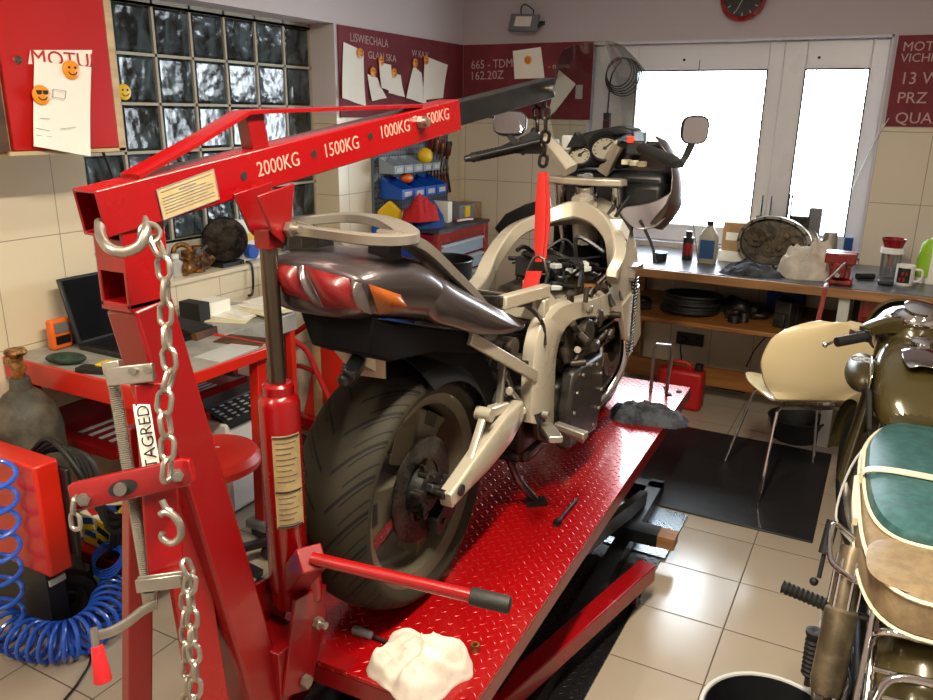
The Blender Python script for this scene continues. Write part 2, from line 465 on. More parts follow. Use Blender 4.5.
b.bx(XW-.4, WX0, YW, YW+.3, 0, ZC); b.bx(WX1, 2.4, YW, YW+.3, 0, ZC); b.bx(WX0, WX1, YW, YW+.3, WZ1, ZC); b.bx(WX0, WX1, YW, YW+.3, 0, WZ0)
struct(b.build('wall_back', m_back, origin=O))
GY0, GY1, GZ0, GZ1 = 1.98, 3.54, .925, 2.082
b = MB()
b.bx(XW-.4, XW, -1.7, GY0, 0, ZC); b.bx(XW-.4, XW, GY1, YW, 0, ZC); b.bx(XW-.4, XW, GY0, GY1, GZ1, ZC); b.bx(XW-.4, XW, GY0, GY1, 0, GZ0)
struct(b.build('wall_left', m_left, origin=O))
struct(MB().bx(2.4, 2.5, -1.7, 5.3, 0, ZC).build('wall_right', m_paint, origin=O))
struct(MB().bx(-3.1, 2.4, -1.8, -1.7, 0, ZC).build('wall_front', m_paint, origin=O))
# glass block window in the left wall
PX = -2.85
w = struct(MB().bx(PX-.08, PX-.03, GY0, GY1, GZ0, GZ1).build('window_1', M['ink'], origin=O))
b = MB(); pit_y = .2055; pit_z = .198; y0 = 2.30-2*pit_y; top = 2.06
for k in range(9):
    y = y0+k*pit_y
    if GY0-.01 < y < GY1: b.bx(PX-.06, PX+.004, max(GY0, y-.006), min(GY1, y+.006), 1.07, GZ1)
for k in range(7):
    z = top-k*pit_z
    if z > 1.05: b.bx(PX-.06, PX+.004, GY0, GY1, z-.006, z+.006)
b.bx(PX-.06, PX+.004, GY0, GY1, 2.054, GZ1); b.bx(PX-.06, PX+.004, GY0, GY1, GZ0, 1.075)
b.build('window_frame', mat('pale mortar', '#b9b4a4', .7), w)
t = NT('glass block'); co = t.coord()
mp = t.add('ShaderNodeMapping', ins={'Vector': co}); mp.inputs['Scale'].default_value = (1, 1.0, .45); mp.inputs['Rotation'].default_value = (.45, 0, 0)
n1 = t.add('ShaderNodeTexNoise', ins={'Vector': mp.outputs[0], 'Scale': 15.0, 'Detail': 4.0, 'Distortion': .8})
mr = t.add('ShaderNodeMapRange', ins={'Value': n1.outputs[0], 'From Min': .42, 'From Max': .75})
t.l.new(t.mix(mr.outputs[0], rgba(lin('#171b18')), rgba(lin('#5c6c74'))), t.b.inputs['Base Color'])  # blurred light seen in the glass is put into the base colour
t.b.inputs['Roughness'].default_value = .16; t.b.inputs['Coat Weight'].default_value = .15
n2 = t.add('ShaderNodeTexNoise', ins={'Vector': co, 'Scale': 16.0, 'Detail': 1.5})
t.bump(n2.outputs[0], .3, .02)
b = MB()
for k in range(8):
    for j in range(5):
        ya, yb = max(GY0, y0+k*pit_y+.006), min(GY1, y0+(k+1)*pit_y-.006)
        zb, za = top-j*pit_z-.006, max(1.075, top-(j+1)*pit_z+.006)
        if yb-ya < .03 or zb-za < .03: continue
        c = V((0, (ya+yb)/2, (za+zb)/2)); hy, hz = (yb-ya)/2, (zb-za)/2
        def r(x, q): return [V((x, c.y+s*(hy-q), c.z+u*(hz-q))) for s, u in ((-1, -1), (1, -1), (1, 1), (-1, 1))]
        b.loft([r(PX-.05, 0), r(PX-.012, 0), r(PX+.002, .012), r(PX-.001, .03), r(PX-.001, .06)])
b.build('glass_block', t.m, w)
struct(MB().bx(PX+.0, XW+.012, GY0, GY1, GZ0-.012, GZ0+.008).build('trim_1', mat('cream ledge', '#d8cbb2', .4), origin=O))
# window wall: white reveal, two casements
b = MB(); e = .012
b.bx(WX0, WX0+e, YW-.003, YW+.11, WZ0, WZ1); b.bx(WX1-e, WX1, YW-.003, YW+.11, WZ0, WZ1); b.bx(WX0, WX1, YW-.003, YW+.11, WZ1-e, WZ1)
b.bx(WX0, WX1, YW-.003, YW+.11, WZ0, WZ0+e)
struct(b.build('trim_2', mat('white reveal', '#c4c4ce', .5), origin=O))
def sash(n, x0, x1, bx0, bx1, bz0, bz1, handle=None):
    z0, z1 = WZ0+e, WZ1-e
    f = MB()
    y0, y1 = YW+.07, YW+.14
    for (a, c_) in ((x0, bx0), (bx1, x1)): f.bx(a, c_, y0, y1, z0, z1)
    f.bx(bx0, bx1, y0, y1, z0, bz0); f.bx(bx0, bx1, y0, y1, bz1, z1)
    # inner glazing bead step
    w_ = struct(f.build(n, M['pvc'], origin=O, bevel=.006))
    g = MB()
    for (a, c_) in ((bx0-.012, bx0+.006), (bx1-.006, bx1+.012)): g.bx(a, c_, y0-.008, y0+.012, bz0-.01, bz1+.01)
    g.bx(bx0, bx1, y0-.008, y0+.012, bz0-.012, bz0+.006); g.bx(bx0, bx1, y0-.008, y0+.012, bz1-.006, bz1+.012)
    g.build('window_frame', M['pvc'], w_, bevel=.003)
    MB().bx(bx0-.01, bx1+.01, y0+.03, y0+.036, bz0-.01, bz1+.01).build('pane', M['glass'], w_)
    k = MB(); k.bx(bx0-.003, bx0+.004, y0-.009, y0+.01, bz0, bz1); k.bx(bx1-.004, bx1+.003, y0-.009, y0+.01, bz0, bz1); k.bx(bx0, bx1, y0-.009, y0+.01, bz1-.004, bz1+.003)
    k.build('gasket', M['ink'], w_)
    for xs in ((bx0+bx1)/2-.1,):
        MB().cyl((xs, y0-.004, bz1+.06), (xs, y0+.01, bz1+.06), .008, n=12).build('plug', M['ink'], w_)
    if handle:
        h = MB(); h.bx(handle-.014, handle+.014, y0-.012, y0+.01, bz0+.02, bz0+.1); h.bx(handle-.009, handle+.009, y0-.04, y0-.012, bz0+.05, bz0+.17); h.build('handle', M['lgrey'], w_, bevel=.004)
XM = -.655
sash('window_2', WX0+e, XM-.0, -1.50, -.735, .985, 1.905)
sash('window_3', XM+.0, WX1-e, -.535, -.208, .985, 1.905)

# ---------------------------------------------------------------- painted boards, papers, magnets
def smiley(c, ax, up, r, glasses=False, lab='', grp='smiley magnets', m='smiley'):
    c = V(c); ax = V(ax).normalized()
    t_ = thing('smiley_magnet', lab, 'magnet', c, grp)
    MB().lathe([(r, 0), (r*.97, .004), (r*.7, .007), (0, .008)], c, ax, 24).build('disc', M[m], t_)
    u = V(up).cross(ax).normalized(); v = ax.cross(u); b = MB()
    for s in (-1, 1):
        p = c+u*s*r*.36+v*r*.25
        if glasses: b.prism([p+u*x*r*.3+v*y*r*.22+ax*.0078 for x, y in ((-1, 1), (1, 1), (.8, -.6), (0, -1), (-.8, -.6))], ax*.002)
        else: b.lathe([(r*.14, 0), (r*.12, .002), (0, .0022)], p+ax*.0072, ax, 12)
    b.tube([c+u*r*.5*math.cos(a)-v*r*(.12+.36*math.sin(a))+ax*.008 for a in (.2, .9, PI/2, PI-.9, PI-.2)], .0016, 6)
    b.build('face', M['ink'], t_)
    return t_
def sheet(pts, n, lab, lift=.003, m='paper', name='paper_sheet', catg='paper', grp=None, curl=.012):
    """a pinned sheet with a slightly curled lower edge: top-left, top-right, bottom-right, bottom-left"""
    a, b_, c_, d_ = [V(p) for p in pts]; n = V(n).normalized(); P = []
    for i in range(9):
        t_ = i/8; l, r = a.lerp(d_, t_), b_.lerp(c_, t_)
        P.append([l.lerp(r, j/6)+n*(lift+curl*t_*t_*(1+.4*math.sin(j*1.3))) for j in range(7)])
    return tag(MB().grid(P, .0008).build(name, M[m]), lab, catg, grp)
NX = V((1, 0, 0)); NY = V((0, -1, 0)); UZ = V((0, 0, 1))
bl = tag(MB().bx(XW+.001, XW+.008, 3.565, 4.94, 1.612, 2.078).build('chalk_board', M['board']), 'dark red chalk board area beside the glass block window', 'board', 'dark red wall boards')
bc = tag(MB().bx(-2.68, -1.765, YW-.008, YW, 1.612, 2.078).build('chalk_board', M['board']), 'dark red chalk board between the corner and the window, below the floodlight', 'board', 'dark red wall boards')
br = tag(MB().bx(-.092, .95, YW-.008, YW, 1.605, 2.062).build('chalk_board', M['board']), 'dark red chalk board between window and image edge, above the tiles', 'board', 'dark red wall boards')
xb = XW+.009
for s, (px, py), sz, q in (('LISWIECHALA', (350, 41), .062, .95), ('GLAN SKA', (368, 58), .055, 1.1), ('W KA.V', (412, 56), .055, 1.0)):
    p = at(px, py, x=xb); text('lettering', s, M['chalk'], bl, p, (0, 1, -.02), UZ, sz, .0003, sx=q)
yb = YW-.009
for s, (px, py), sz, q in (('665 - TDM', (471, 69), .075, .92), ('162.20Z', (470, 80), .075, 1.0), ('- nowe.', (548, 69), .05, 1)):
    text('lettering', s, M['chalk'], bc, at(px, py, y=yb), (1, 0, .03), UZ, sz, .0003, sx=q)
for s, (px, py), sz, q in (('MOTO', (902, 51), .065, 1), ('VICHN', (900, 62), .06, 1), ('13 W', (899, 84), .085, .95), ('PRZ', (896, 103), .08, 1), ('QUA.', (894, 123), .08, 1)):
    text('lettering', s, M['chalk'], br, at(px, py, y=yb), (1, 0, .0), UZ, sz, .0003, sx=q)
def xs(l, x=xb): return [at(px, py, x=x) for px, py in l]
def ys(l, y=yb): return [at(px, py, y=y) for px, py in l]
sheet(xs([(343, 42), (363, 51), (363, 106), (340, 98)]), NX, 'tall white paper sheet nearest to the glass blocks on the side wall board')
sheet(xs([(378, 62), (390, 65), (391, 92), (379, 88)]), NX, 'narrow white note pinned under the middle magnet of the side wall board', .007)
sheet(xs([(367, 74), (377, 78), (384, 98), (370, 101)]), NX, 'small white note with torn edge below the chalk lettering of the side wall board')
sheet(xs([(391, 73), (400, 75), (402, 97), (386, 93)]), NX, 'small slanted white note in the middle of the side wall board', .005)
sheet(xs([(413, 66), (421, 73), (424, 104), (404, 98)]), NX, 'white note beside the wide sheet on the side wall board', .004)
sheet(xs([(424, 56), (447, 65), (440, 98), (421, 100)]), NX, 'wide white sheet near the room corner on the side wall board', .006)
sheet(ys([(513, 51), (541, 47), (545, 78), (515, 79)]), NY, 'white sheet with one magnet on the board below the floodlight', curl=.003)
sheet(ys([(559, 70), (576, 84), (556, 112), (548, 117)]), NY, 'tilted white sheet behind the tip of the crane boom')
for (px, py), l in (((360, 53), 'smiley magnet holding the tall sheet on the side wall board'), ((381, 61), 'smiley magnet at the top of the narrow note on the side wall board'), ((373, 72), 'smiley magnet over the torn note on the side wall board'), ((394, 73), 'smiley magnet over the slanted note on the side wall board'), ((415, 63), 'smiley magnet beside the wide sheet on the side wall board'), ((426, 60), 'smiley magnet on the wide sheet near the corner')):
    smiley(at(px, py, x=xb+.008), NX, UZ, .027, lab=l)
smiley(at(528, 60, y=yb-.006), NY, UZ, .026, lab='smiley magnet in the middle of the sheet under the floodlight')
# thermostat / switch plates
tag(MB().box(at(579, 92, y=YW-.016), (.045, .016, .085)).build('switch_plate', M['lgrey'], bevel=.004), 'small white switch plate on the red board beside the window', 'switch')

# wall clock
c = at(744, -2, y=YW-.004); ck = thing('wall_clock', 'round red wall clock with black dial above the window', 'clock', c)
MB().lathe([(.118, 0), (.125, .012), (.122, .03), (.108, .036), (.100, .03), (.1, .004)], c, NY, 48).build('rim', M['red'], ck)
dl = MB().lathe([(.102, .006), (.05, .0062), (0, .0064)], c, NY, 40).build('dial', M['ink'], ck)
b = MB()
for k in range(12):
    a = k*PI/6; d = V((math.sin(a), 0, math.cos(a))); b.bar(c+d*.078+NY*.0075, c+d*.093+NY*.0075, .006, .0015, NY)
b.parts('hour_mark', M['lgrey'], dl)
b = MB(); b.bar(c+NY*.011, c+NY*.011+V((-.035, 0, -.07)), .004, .0015, NY); b.bar(c+NY*.009-V((.0, 0, .0)), c+NY*.009+V((.03, 0, .04)), .006, .0015, NY); b.cyl(c+NY*.006, c+NY*.014, .006)
b.parts('hand', M['lgrey'], ck)
MB().lathe([(.104, .026), (.06, .0265), (0, .027)], c, NY, 36).build('cover_glass', M['glass'], ck)

# floodlight (switched off)
c = at(524, 23, y=YW-.09); fl = thing('floodlight', 'small black floodlight tilted down on the back wall', 'lamp', c)
R = Matrix.Rotation(math.radians(-18), 3, 'X') @ Matrix.Rotation(math.radians(3), 3, 'Y')
def fp(x, y, z): return c+R @ V((x, y, z))
b = MB(); b.loft([[fp(x*q, y, z*q) for x, z in ((-.098, -.052), (.098, -.052), (.098, .052), (-.098, .052))] for q, y in ((.8, .03), (1, .012), (1, -.012), (.93, -.016))]); b.build('housing', M['grey'], fl, bevel=.003)
b = MB(); b.loft([[fp(x, y, z) for x, z in ((-.056, -.028), (.056, -.028), (.056, .034), (-.056, .034))] for y in (-.0165, -.019)]); b.build('lens', mat('pale lens', '#d6d2c4', .3), fl)
b = MB()
for s in (-1, 1): b.bar(fp(.1*s, .0, 0), fp(.1*s, .02, -.01), .006, .02); b.bar(fp(.1*s, .02, -.01), V((c.x+.1*s, YW-.002, c.z+.005)), .006, .016)
b.bx(c.x-.105, c.x+.105, YW-.006, YW, c.z-.008, c.z+.016); b.build('bracket', M['black'], fl)
MB().tube([fp(.03, .02, .05), fp(.035, .03, .09), c+V((-.02, .06, .115)), c+V((-.06, .08, .10)), c+V((-.055, .08, .05))], .004).build('cable', M['black'], fl)

# wall cabinet top left
x0, x1, y0, y1 = XW, -2.385, 1.505, 1.93; zb = 1.505
cb = thing('wall_cabinet', 'red fronted wall cabinet hanging above the desk with the laptop', 'cabinet', (x0, (y0+y1)/2, zb))
MB().bx(x0, x1-.02, 1.0, y1, zb-.0, 2.5).build('body', M['wood_y'], cb)
MB().bx(x1-.018, x1, y0+.02, y1-.028, zb+.012, 2.48).build('door', M['cab_red'], cb, bevel=.002)
b = MB(); b.bx(x1-.022, x1-.001, y1-.026, y1, zb, 2.5); b.bx(x1-.022, x1-.001, y0+.005, y1, zb-.002, zb+.01); b.build('edge_strip', M['wood_y'], cb)
MB().bx(x1-.018, x1, 1.0, y0+.006, zb+.012, 2.48).build('door', M['brown_card'], cb, label='dark door beside the red one')
c = at(17, 60, x=x1); b = MB(); b.lathe([(.014, 0), (.012, .006), (.0, .007)], c, NX, 18); b.bar(c+V((.007, 0, -.006)), c+V((.007, 0, .006)), .002, .002, NX); b.build('lock', M['chrome'], cb)
xc = x1+.001
sheet(xs([(30, 50), (92, 50), (90, 66), (28, 64)], xc), NX, 'white sticker strip on the red cabinet door behind the invoice', .0004, curl=.0)
text('lettering', 'MOTUL', M['red_ink'], cb, at(31, 64, x=xc+.003), (0, 1, 0), UZ, .062, .0003, sx=1.15)
inv = sheet(xs([(33, 61), (90, 67), (86, 156), (30, 146)], xc), NX, 'printed white invoice held on the red cabinet door by two smileys', .006)
b = MB()
for l in (((53, 89), (66, 91)), ((66, 91), (65, 99)), ((65, 99), (53, 97)), ((53, 97), (53, 89)), ((36, 128), (50, 131)), ((60, 129), (76, 127)), ((36, 135), (52, 137)), ((40, 118), (50, 119))):
    p, q = at(*l[0], x=xc+.018), at(*l[1], x=xc+.018); b.bar(p, q, .0012, .0012, NX)
b.build('print', M['grey'], inv)
smiley(at(71, 70, x=xc+.009), NX, UZ, .03, lab='orange smiley magnet at the top of the invoice', grp='cabinet smileys')
smiley(at(41, 95, x=xc+.013), NX, UZ, .03, True, lab='orange smiley magnet with sunglasses on the invoice', grp='cabinet smileys')
smiley(at(124, 92, x=-2.64), NX, UZ, .03, lab='yellow tag hanging beside the cabinet by the glass blocks', grp=None, m='yellow')
# black cables behind the cabinet
b = MB(); b.tube([V((XW+.01, 2.05, 1.52)), at(110, 170, x=XW+.02), at(118, 200, x=XW+.02), at(122, 240, x=XW+.02)], .006)
tag(b.build('wall_cable', M['black']), 'black cable running down the wall below the red cabinet', 'cable')
# cable on the window frame
y = YW-.02
tag(MB().tube([at(889, 118, y=y), at(876, 140, y=y), at(862, 168, y=y), at(852, 190, y=y)], .003).build('cord', M['lgrey']), 'thin grey cord hanging across the narrow casement by the wall tiles', 'cord')
# coiled lead hanging at the window reveal
b = MB(); y = YW-.03; cc = at(622, 72, y=y)
for k in range(5): b.torus(cc+V((.01*k-.02, -.006*k, -.008*k)), V((.1*k-.2, -1, .1)), .085+.006*k, .004, 30, 6)
b.tube([cc+V((0, 0, .08)), cc+V((-.06, -.01, -.02)), cc+V((-.07, -.01, -.16)), cc+V((-.075, 0, -.3))], .005)
b.bx(cc.x-.095, cc.x-.055, y-.02, y+.015, cc.z-.36, cc.z-.24)
tag(b.build('cable_coil', M['plastic']), 'black work lamp lead coiled on a hook at the window edge', 'cable')
# ---------------------------------------------------------------- motorcycle lift and tread plates on the floor
tag(MB().bx(-1.32, -.578, 1.35, 3.12, 0, .006).build('tread_plate', M['mat_tread']), 'dark steel tread plate on the floor under the lift', 'plate')
tag(MB().bx(-.95, -.566, 2.72, 3.11, .006, .012).build('tread_plate', M['alu_tread']), 'shiny bare tread plate on the floor beyond the lift base', 'plate')
LYAW = math.radians(1.65)
lift = thing('motorcycle_lift', 'red tread plate motorcycle lift table carrying the stripped motorcycle', 'lift', (0, 0, 0))
def lb(): return MB()
L0, L1, HW = -1.12, 1.10, .335          # local y range, half width
lb().bx(-HW, HW, L0, L1, .488, .5).build('platform', M['fire_tread'], lift, bevel=.002)
b = lb()
for s in (-1, 1): b.bx(s*HW-.02 if s > 0 else s*HW, s*HW if s > 0 else s*HW+.02, L0, L1, .445, .488)
b.bx(-HW, HW, L0, L0+.02, .445, .488); b.bx(-HW, HW, L1-.02, L1, .445, .488)
b.build('platform_rim', M['red2'], lift)
b = lb()
for s in (-1, 1): b.bx(s*.24-.02, s*.24+.02, -.85, .9, .41, .488)
b.build('rail', M['black'], lift)
for s in (-1, 1):
    for p, q in (((-.75), (.55)), ((.75), (-.55))):
        x = s*.22+(.025 if p > 0 else -.025)
        lb().bar((x, p, .1), (x, q, .43), .03, .06).build('scissor_arm', M['black'], lift)
b = lb()
for s in (-1, 1): b.bx(s*.25-.03, s*.25+.03, -.95, 1.0, .02, .075)
for y in (-.95, .95): b.bx(-.28, .28, y-.03, y+.03, .02, .075)
b.build('base_frame', M['black'], lift)
lb().cyl((0, -.6, .08), (0, .05, .37), .035, .035, 18).build('lift_cylinder', M['dark_steel'], lift)
b = lb(); b.bx(-.1, HW+.045, .42, .5, .075, .125); b.build('cross_bar', M['black'], lift); lb().bx(HW+.045, HW+.11, .422, .498, .077, .123).build('bar_end', M['wood'], lift)
for s in (-1, 1):
    w = lb().cyl((s*.33, .32, .035), (s*.36, .32, .035), .035, n=18).build('wheel', M['rubber'], lift)
lb().bx(-.05, .05, L0-.0, L0+.05, .5, .503).build('hinge_plate', M['red2'], lift)
b = lb()
for x, y in ((.3, 1.02), (.24, 1.04), (.27, .96)): b.cyl((x, y, .5), (x, y, .506), .012, n=10)
b.parts('slot', M['ink'], lift)
place(lift, (-.96, 2.24, 0), LYAW)
# wheel clamp frame standing at the far end of the lift
tag(MB().tube([(-.80, 3.22, .5), (-.80, 3.22, .68), (-.79, 3.22, .71), (-.735, 3.23, .71), (-.725, 3.23, .68), (-.735, 3.23, .5)], .008, smooth=False).build('steel_hoop', M['steel']), 'bent steel hoop standing at the far end of the lift table', 'hoop')

# ---------------------------------------------------------------- engine crane
cr = thing('engine_crane', 'red hydraulic engine crane reaching its boom over the motorcycle', 'crane', (-1.05, .95, 0))
N0, N1 = V((-1.088, .80, 1.492)), V((-.957, 2.30, 1.722))
BD = (N1-N0).normalized(); BR = BD.cross(UZ).normalized(); BU = BR.cross(BD)
def bp(t, r=0, u=0): return N0+(N1-N0)*t+BR*r+BU*u
tr = .655
boom = MB().channel(bp(0), bp(tr), .062, .074, .005).build('boom', M['red'], cr, bevel=.003)
MB().bar(bp(.05), bp(1.0), .046, .058).build('boom_extension', M['oily'], cr, bevel=.003)
# stencilled load ratings on the right side of the boom
hx = [at(244, 176), ] if False else None
def side(px, py):
    # point of the boom's right face seen at a photo position
    ray = CF+(px-466.5)/FPX*CR-(py-350)/FPX*CU; p0 = N0+BR*.0315
    return CAM+ray*((p0-CAM).dot(BR)/ray.dot(BR))
for s, (px, py) in (('2000KG', (258, 176)), ('1500KG', (324, 157)), ('1000KG', (380, 138)), ('500KG', (427, 124))):
    text('stencil_lettering', s, M['stencil'], boom, side(px, py+1)+BR*.0005, BD, BU, .038, .0004, sx=.86)
b = MB()
for px, py in ((244, 176), (314, 154), (370.5, 136)): p = side(px, py); b.cyl(p-BR*.004, p+BR*.0008, .0075, n=16)
b.parts('pin_hole', M['ink'], boom)
p = side(420, 122); b = MB(); b.hexbolt(p, BR, .015, .012); b.cyl(p+BR*.012, p+BR*.024, .009, n=12); b.build('bolt', M['zinc'], boom)
# rating plate
a, c_, d_, e_ = side(156, 190), side(213, 169), side(219, 199), side(163, 220)
pl = MB().prism([a, c_, d_, e_], BR*.0012).build('rating_plate', M['tag_plate'], boom)
b = MB()
for k in range(8):
    t0 = .12+.1*k; l = a.lerp(e_, t0)+BR*.0015; r_ = c_.lerp(d_, t0)+BR*.0015
    w = (.35, .65) if k == 1 else (.06, .94-.12*(k % 3 == 2)); b.bar(l.lerp(r_, w[0]), l.lerp(r_, w[1]), .0008, .0022 if k == 1 else .0012, BU)
for u, v in ((a, c_), (c_, d_), (d_, e_), (e_, a)): b.bar(u+BR*.0014, v+BR*.0014, .0008, .0015, BU)
b.build('print', M['grey'], pl)
# stay strap along the top of the boom with its post
apex = bp(.232, -.0, .102)
q0 = bp(.055, 0, .04); q1 = bp(.56, 0, .041)
MB().beam([q0, q0.lerp(apex, .5)+BU*.0, apex-BD*.02, apex+BD*.025-BU*.004, q1], .05, .008, BU, smooth=False).build('stay_strap', M['red'], cr)
MB().bar(bp(.232, 0, .036), apex, .03, .042, BD).build('stay_post', M['red2'], cr, bevel=.002)
b = MB(); b.bx(0, 0, 0, 0, 0, 0) if False else None
# mast: boxed head with a window, then a leaning box that splits into braces
T0 = V((-1.092, .875, 1.445)); T1 = V((-1.095, .885, 1.315)); B1 = V((-.985, 1.035, .16))
md = (T0-T1).normalized()
b = MB(); hw = .05
for s in (-1, 1): b.bx(T0.x+s*.031-.004, T0.x+s*.031+.004, .83, .915, 1.335, 1.478)
b.bx(T0.x-.031, T0.x+.031, .907, .915, 1.335, 1.478); b.bx(T0.x-.031, T0.x+.031, .83, .838, 1.395, 1.45); b.bx(T0.x-.035, T0.x+.035, .83, .915, 1.33, 1.345)
b.build('mast_head', M['red'], cr, bevel=.002)
MB().bar(V((-1.090, .875, 1.335)), V((-.965, 1.035, .12)), .072, .082, (0, 1, 0), .085, .09).build('mast', M['red2'], cr, bevel=.006)
MB().bar(V((-1.085, .89, 1.2)), at(212, 720, d=1.52), .02, .075, (.3, 1, 0), .02, .07).build('brace', M['red'], cr, bevel=.002)
MB().bar(at(138, 425, d=1.43), at(137, 760, d=1.50), .035, .045, (.3, 1, 0)).build('brace', M['red2'], cr, bevel=.003)
MB().bar(at(137, 760, d=1.50), V((-1.22, .86, .06)), .035, .045, (.3, 1, 0)).build('brace', M['red2'], cr, bevel=.003)
b = MB(); b.bar((-1.28, .95, .11), (-.78, .95, .11), .09, .08); b.bar((-1.24, .80, .08), (-.98, .98, .09), .05, .05); b.build('base_beam', M['red2'], cr, bevel=.004)
rl = MB().bar((-.86, .99, .125), at(647.5, 570, z=.122), .06, .062, UZ, .062, .064).build('leg', M['red'], cr, bevel=.004)
ll = MB().bar((-1.18, .99, .125), (-1.44, 2.36, .122), .06, .062).build('leg', M['red'], cr, bevel=.004)
for o_, p in ((rl, at(640, 575, z=.1)), (ll, V((-1.425, 2.30, .1)))):
    b = MB(); b.cyl((p.x-.014, p.y-.04, .036), (p.x+.014, p.y-.04, .036), .036, n=20); b.bar((p.x, p.y-.02, .095), (p.x, p.y-.04, .036), .04, .016, (0, 1, 0)); b.build('caster', M['plastic'], o_)
for x in (-1.24, -.82):
    b = MB(); b.cyl((x-.015, .9, .036), (x+.015, .9, .036), .036, n=20); b.bar((x, .9, .09), (x, .9, .036), .04, .016, (0, 1, 0)); b.build('caster', M['plastic'], cr)
# foot bracket at the bottom of the ram with bolts
rb, rt = V((-1.0, 1.10, .62)), V((-1.0, 1.095, 1.40))
b = MB()
for s in (-1, 1): b.prism([V((-1.0+s*.05, y, z)) for y, z in ((1.0, .50), (1.05, .70), (1.15, .68), (1.14, .58), (1.08, .46))], (s*.008, 0, 0))
b.bx(-1.05, -.95, 1.0, 1.1, .48, .6)
b.build('ram_bracket', M['red2'], cr, bevel=.002)
b = MB()
for s in (-1, 1): b = MB(); b.hexbolt((-1.0+s*.058, 1.11, .61), (s, 0, 0), .014, .012); b.cyl((-1.0+s*.058, 1.11, .61), (-1.0+s*.085, 1.11, .61), .008, n=10); b.build('bolt', M['zinc'], cr)
MB().hexbolt((-.94, 1.06, .5), (1, 0, 0), .014, .014).build('bolt', M['zinc'], cr)
cylr = .0415
MB().lathe([(.0, 0), (.034, 0), (.038, .012), (.038, .045), (cylr, .05), (cylr, .455), (.038, .468), (.031, .474), (.031, .492), (.026, .497), (0, .498)], (-1.0, 1.10, .645), UZ, 36).build('ram_cylinder', M['red'], cr)
MB().cyl((-1.0, 1.10, 1.13), (-1.0, 1.097, 1.42), .0165, n=24).build('ram_rod', mat('worn ram rod', '#5e5548', .3, .9, .2, 10), cr)
rc = cr.children[-2]
# paper label on the cylinder
b = MB(); P = []
for i in range(2):
    z = 1.115-.20*i-.07; P.append([V((-1.0+(cylr+.0008)*math.cos(a), 1.10+(cylr+.0008)*math.sin(a), z)) for a in [math.radians(-72+10*k) for k in range(9)]])
b.grid(P, .0004); lb_ = b.build('cylinder_label', M['tag_plate'], rc)
b = MB()
for k in range(16):
    z = 1.03-.0118*k
    if k in (8,): continue
    b.tube([V((-1.0+(cylr+.0016)*math.cos(a), 1.10+(cylr+.0016)*math.sin(a), z)) for a in [math.radians(-64+8*j) for j in range(8-(k % 3))]], .0007, 4, smooth=False)
for z in (1.041, .925, .848): b.tube([V((-1.0+(cylr+.0016)*math.cos(a), 1.10+(cylr+.0016)*math.sin(a), z)) for a in [math.radians(-70+9*j) for j in range(9)]], .0018, 5, smooth=False)
b.build('print', M['ink'], lb_)
# upper clevis
b = MB()
for s in (-1, 1): b.prism([V((-1.0+s*.024, y, z)) for y, z in ((1.045, 1.505), (1.145, 1.52), (1.128, 1.44), (1.105, 1.415), (1.08, 1.435))], (s*.006, 0, 0))
b.bx(-1.018, -.982, 1.08, 1.122, 1.405, 1.44); b.build('ram_clevis', M['red2'], cr, bevel=.0015)
b = MB(); b.hexbolt((-.968, 1.118, 1.44), (1, 0, 0), .015, .012); b.cyl((-.968, 1.118, 1.44), (-.94, 1.118, 1.44), .008, n=10); b.build('bolt', M['zinc'], cr)
# pump handle
h0, h1 = at(312, 558, d=1.50), at(509, 605, d=1.43)
MB().cyl(h0, h0.lerp(h1, .83), .0125, n=18).build('pump_handle', M['red'], cr)
MB().lathe([(.0145, 0), (.0165, .003), (.0165, (h1-h0).length*.19), (.012, (h1-h0).length*.2), (0, (h1-h0).length*.2)], h0.lerp(h1, .81), h1-h0, 20, cap=True).build('handle_grip', M['rubber'], cr)
b = MB(); b.bar(V((-.99, 1.10, .70)), h0, .05, .05); b.cyl((-.955, 1.12, .66), (-.955, 1.12, .75), .02, n=16); b.build('pump_block', M['red2'], cr, bevel=.003)
# boom end hook (welded S hook through the open end)
b = MB(); b.tube([at(100, 222, d=1.21), at(101, 236, d=1.19), at(109, 248, d=1.17), at(124, 252, d=1.17), at(139, 246, d=1.175), at(145, 234, d=1.18), at(146, 224, d=1.19), at(145, 217, d=1.2)], lambda t: .0085 if t < .75 else .0085-.02*(t-.75), 10)
tag(b.build('steel_hook', M['zinc']), 'thick bent steel hook in the open end of the crane boom', 'hook')

# ---------------------------------------------------------------- load leveller hanging on the mast
lv = thing('load_leveller', 'red load leveller with threaded rod and crank hanging down the crane mast', 'load leveller', at(145, 610, d=1.26))
d0 = 1.27
la, lc = at(160, 372, d=d0), at(175, 592, d=d0+.02); lu = (la-lc).normalized()
view = (CAM-la).normalized(); lr = lu.cross(view).normalized(); lf = lr.cross(lu)
if lr.dot(CR) < 0: lr, lf = -lr, -lf
if lf.dot(view) < 0: lf = -lf
MB().bar(at(152, 382, d=d0), at(167, 583, d=d0+.02), .056, .03, lf).build('beam', M['red'], lv, bevel=.004)
beam = lv.children[-1]
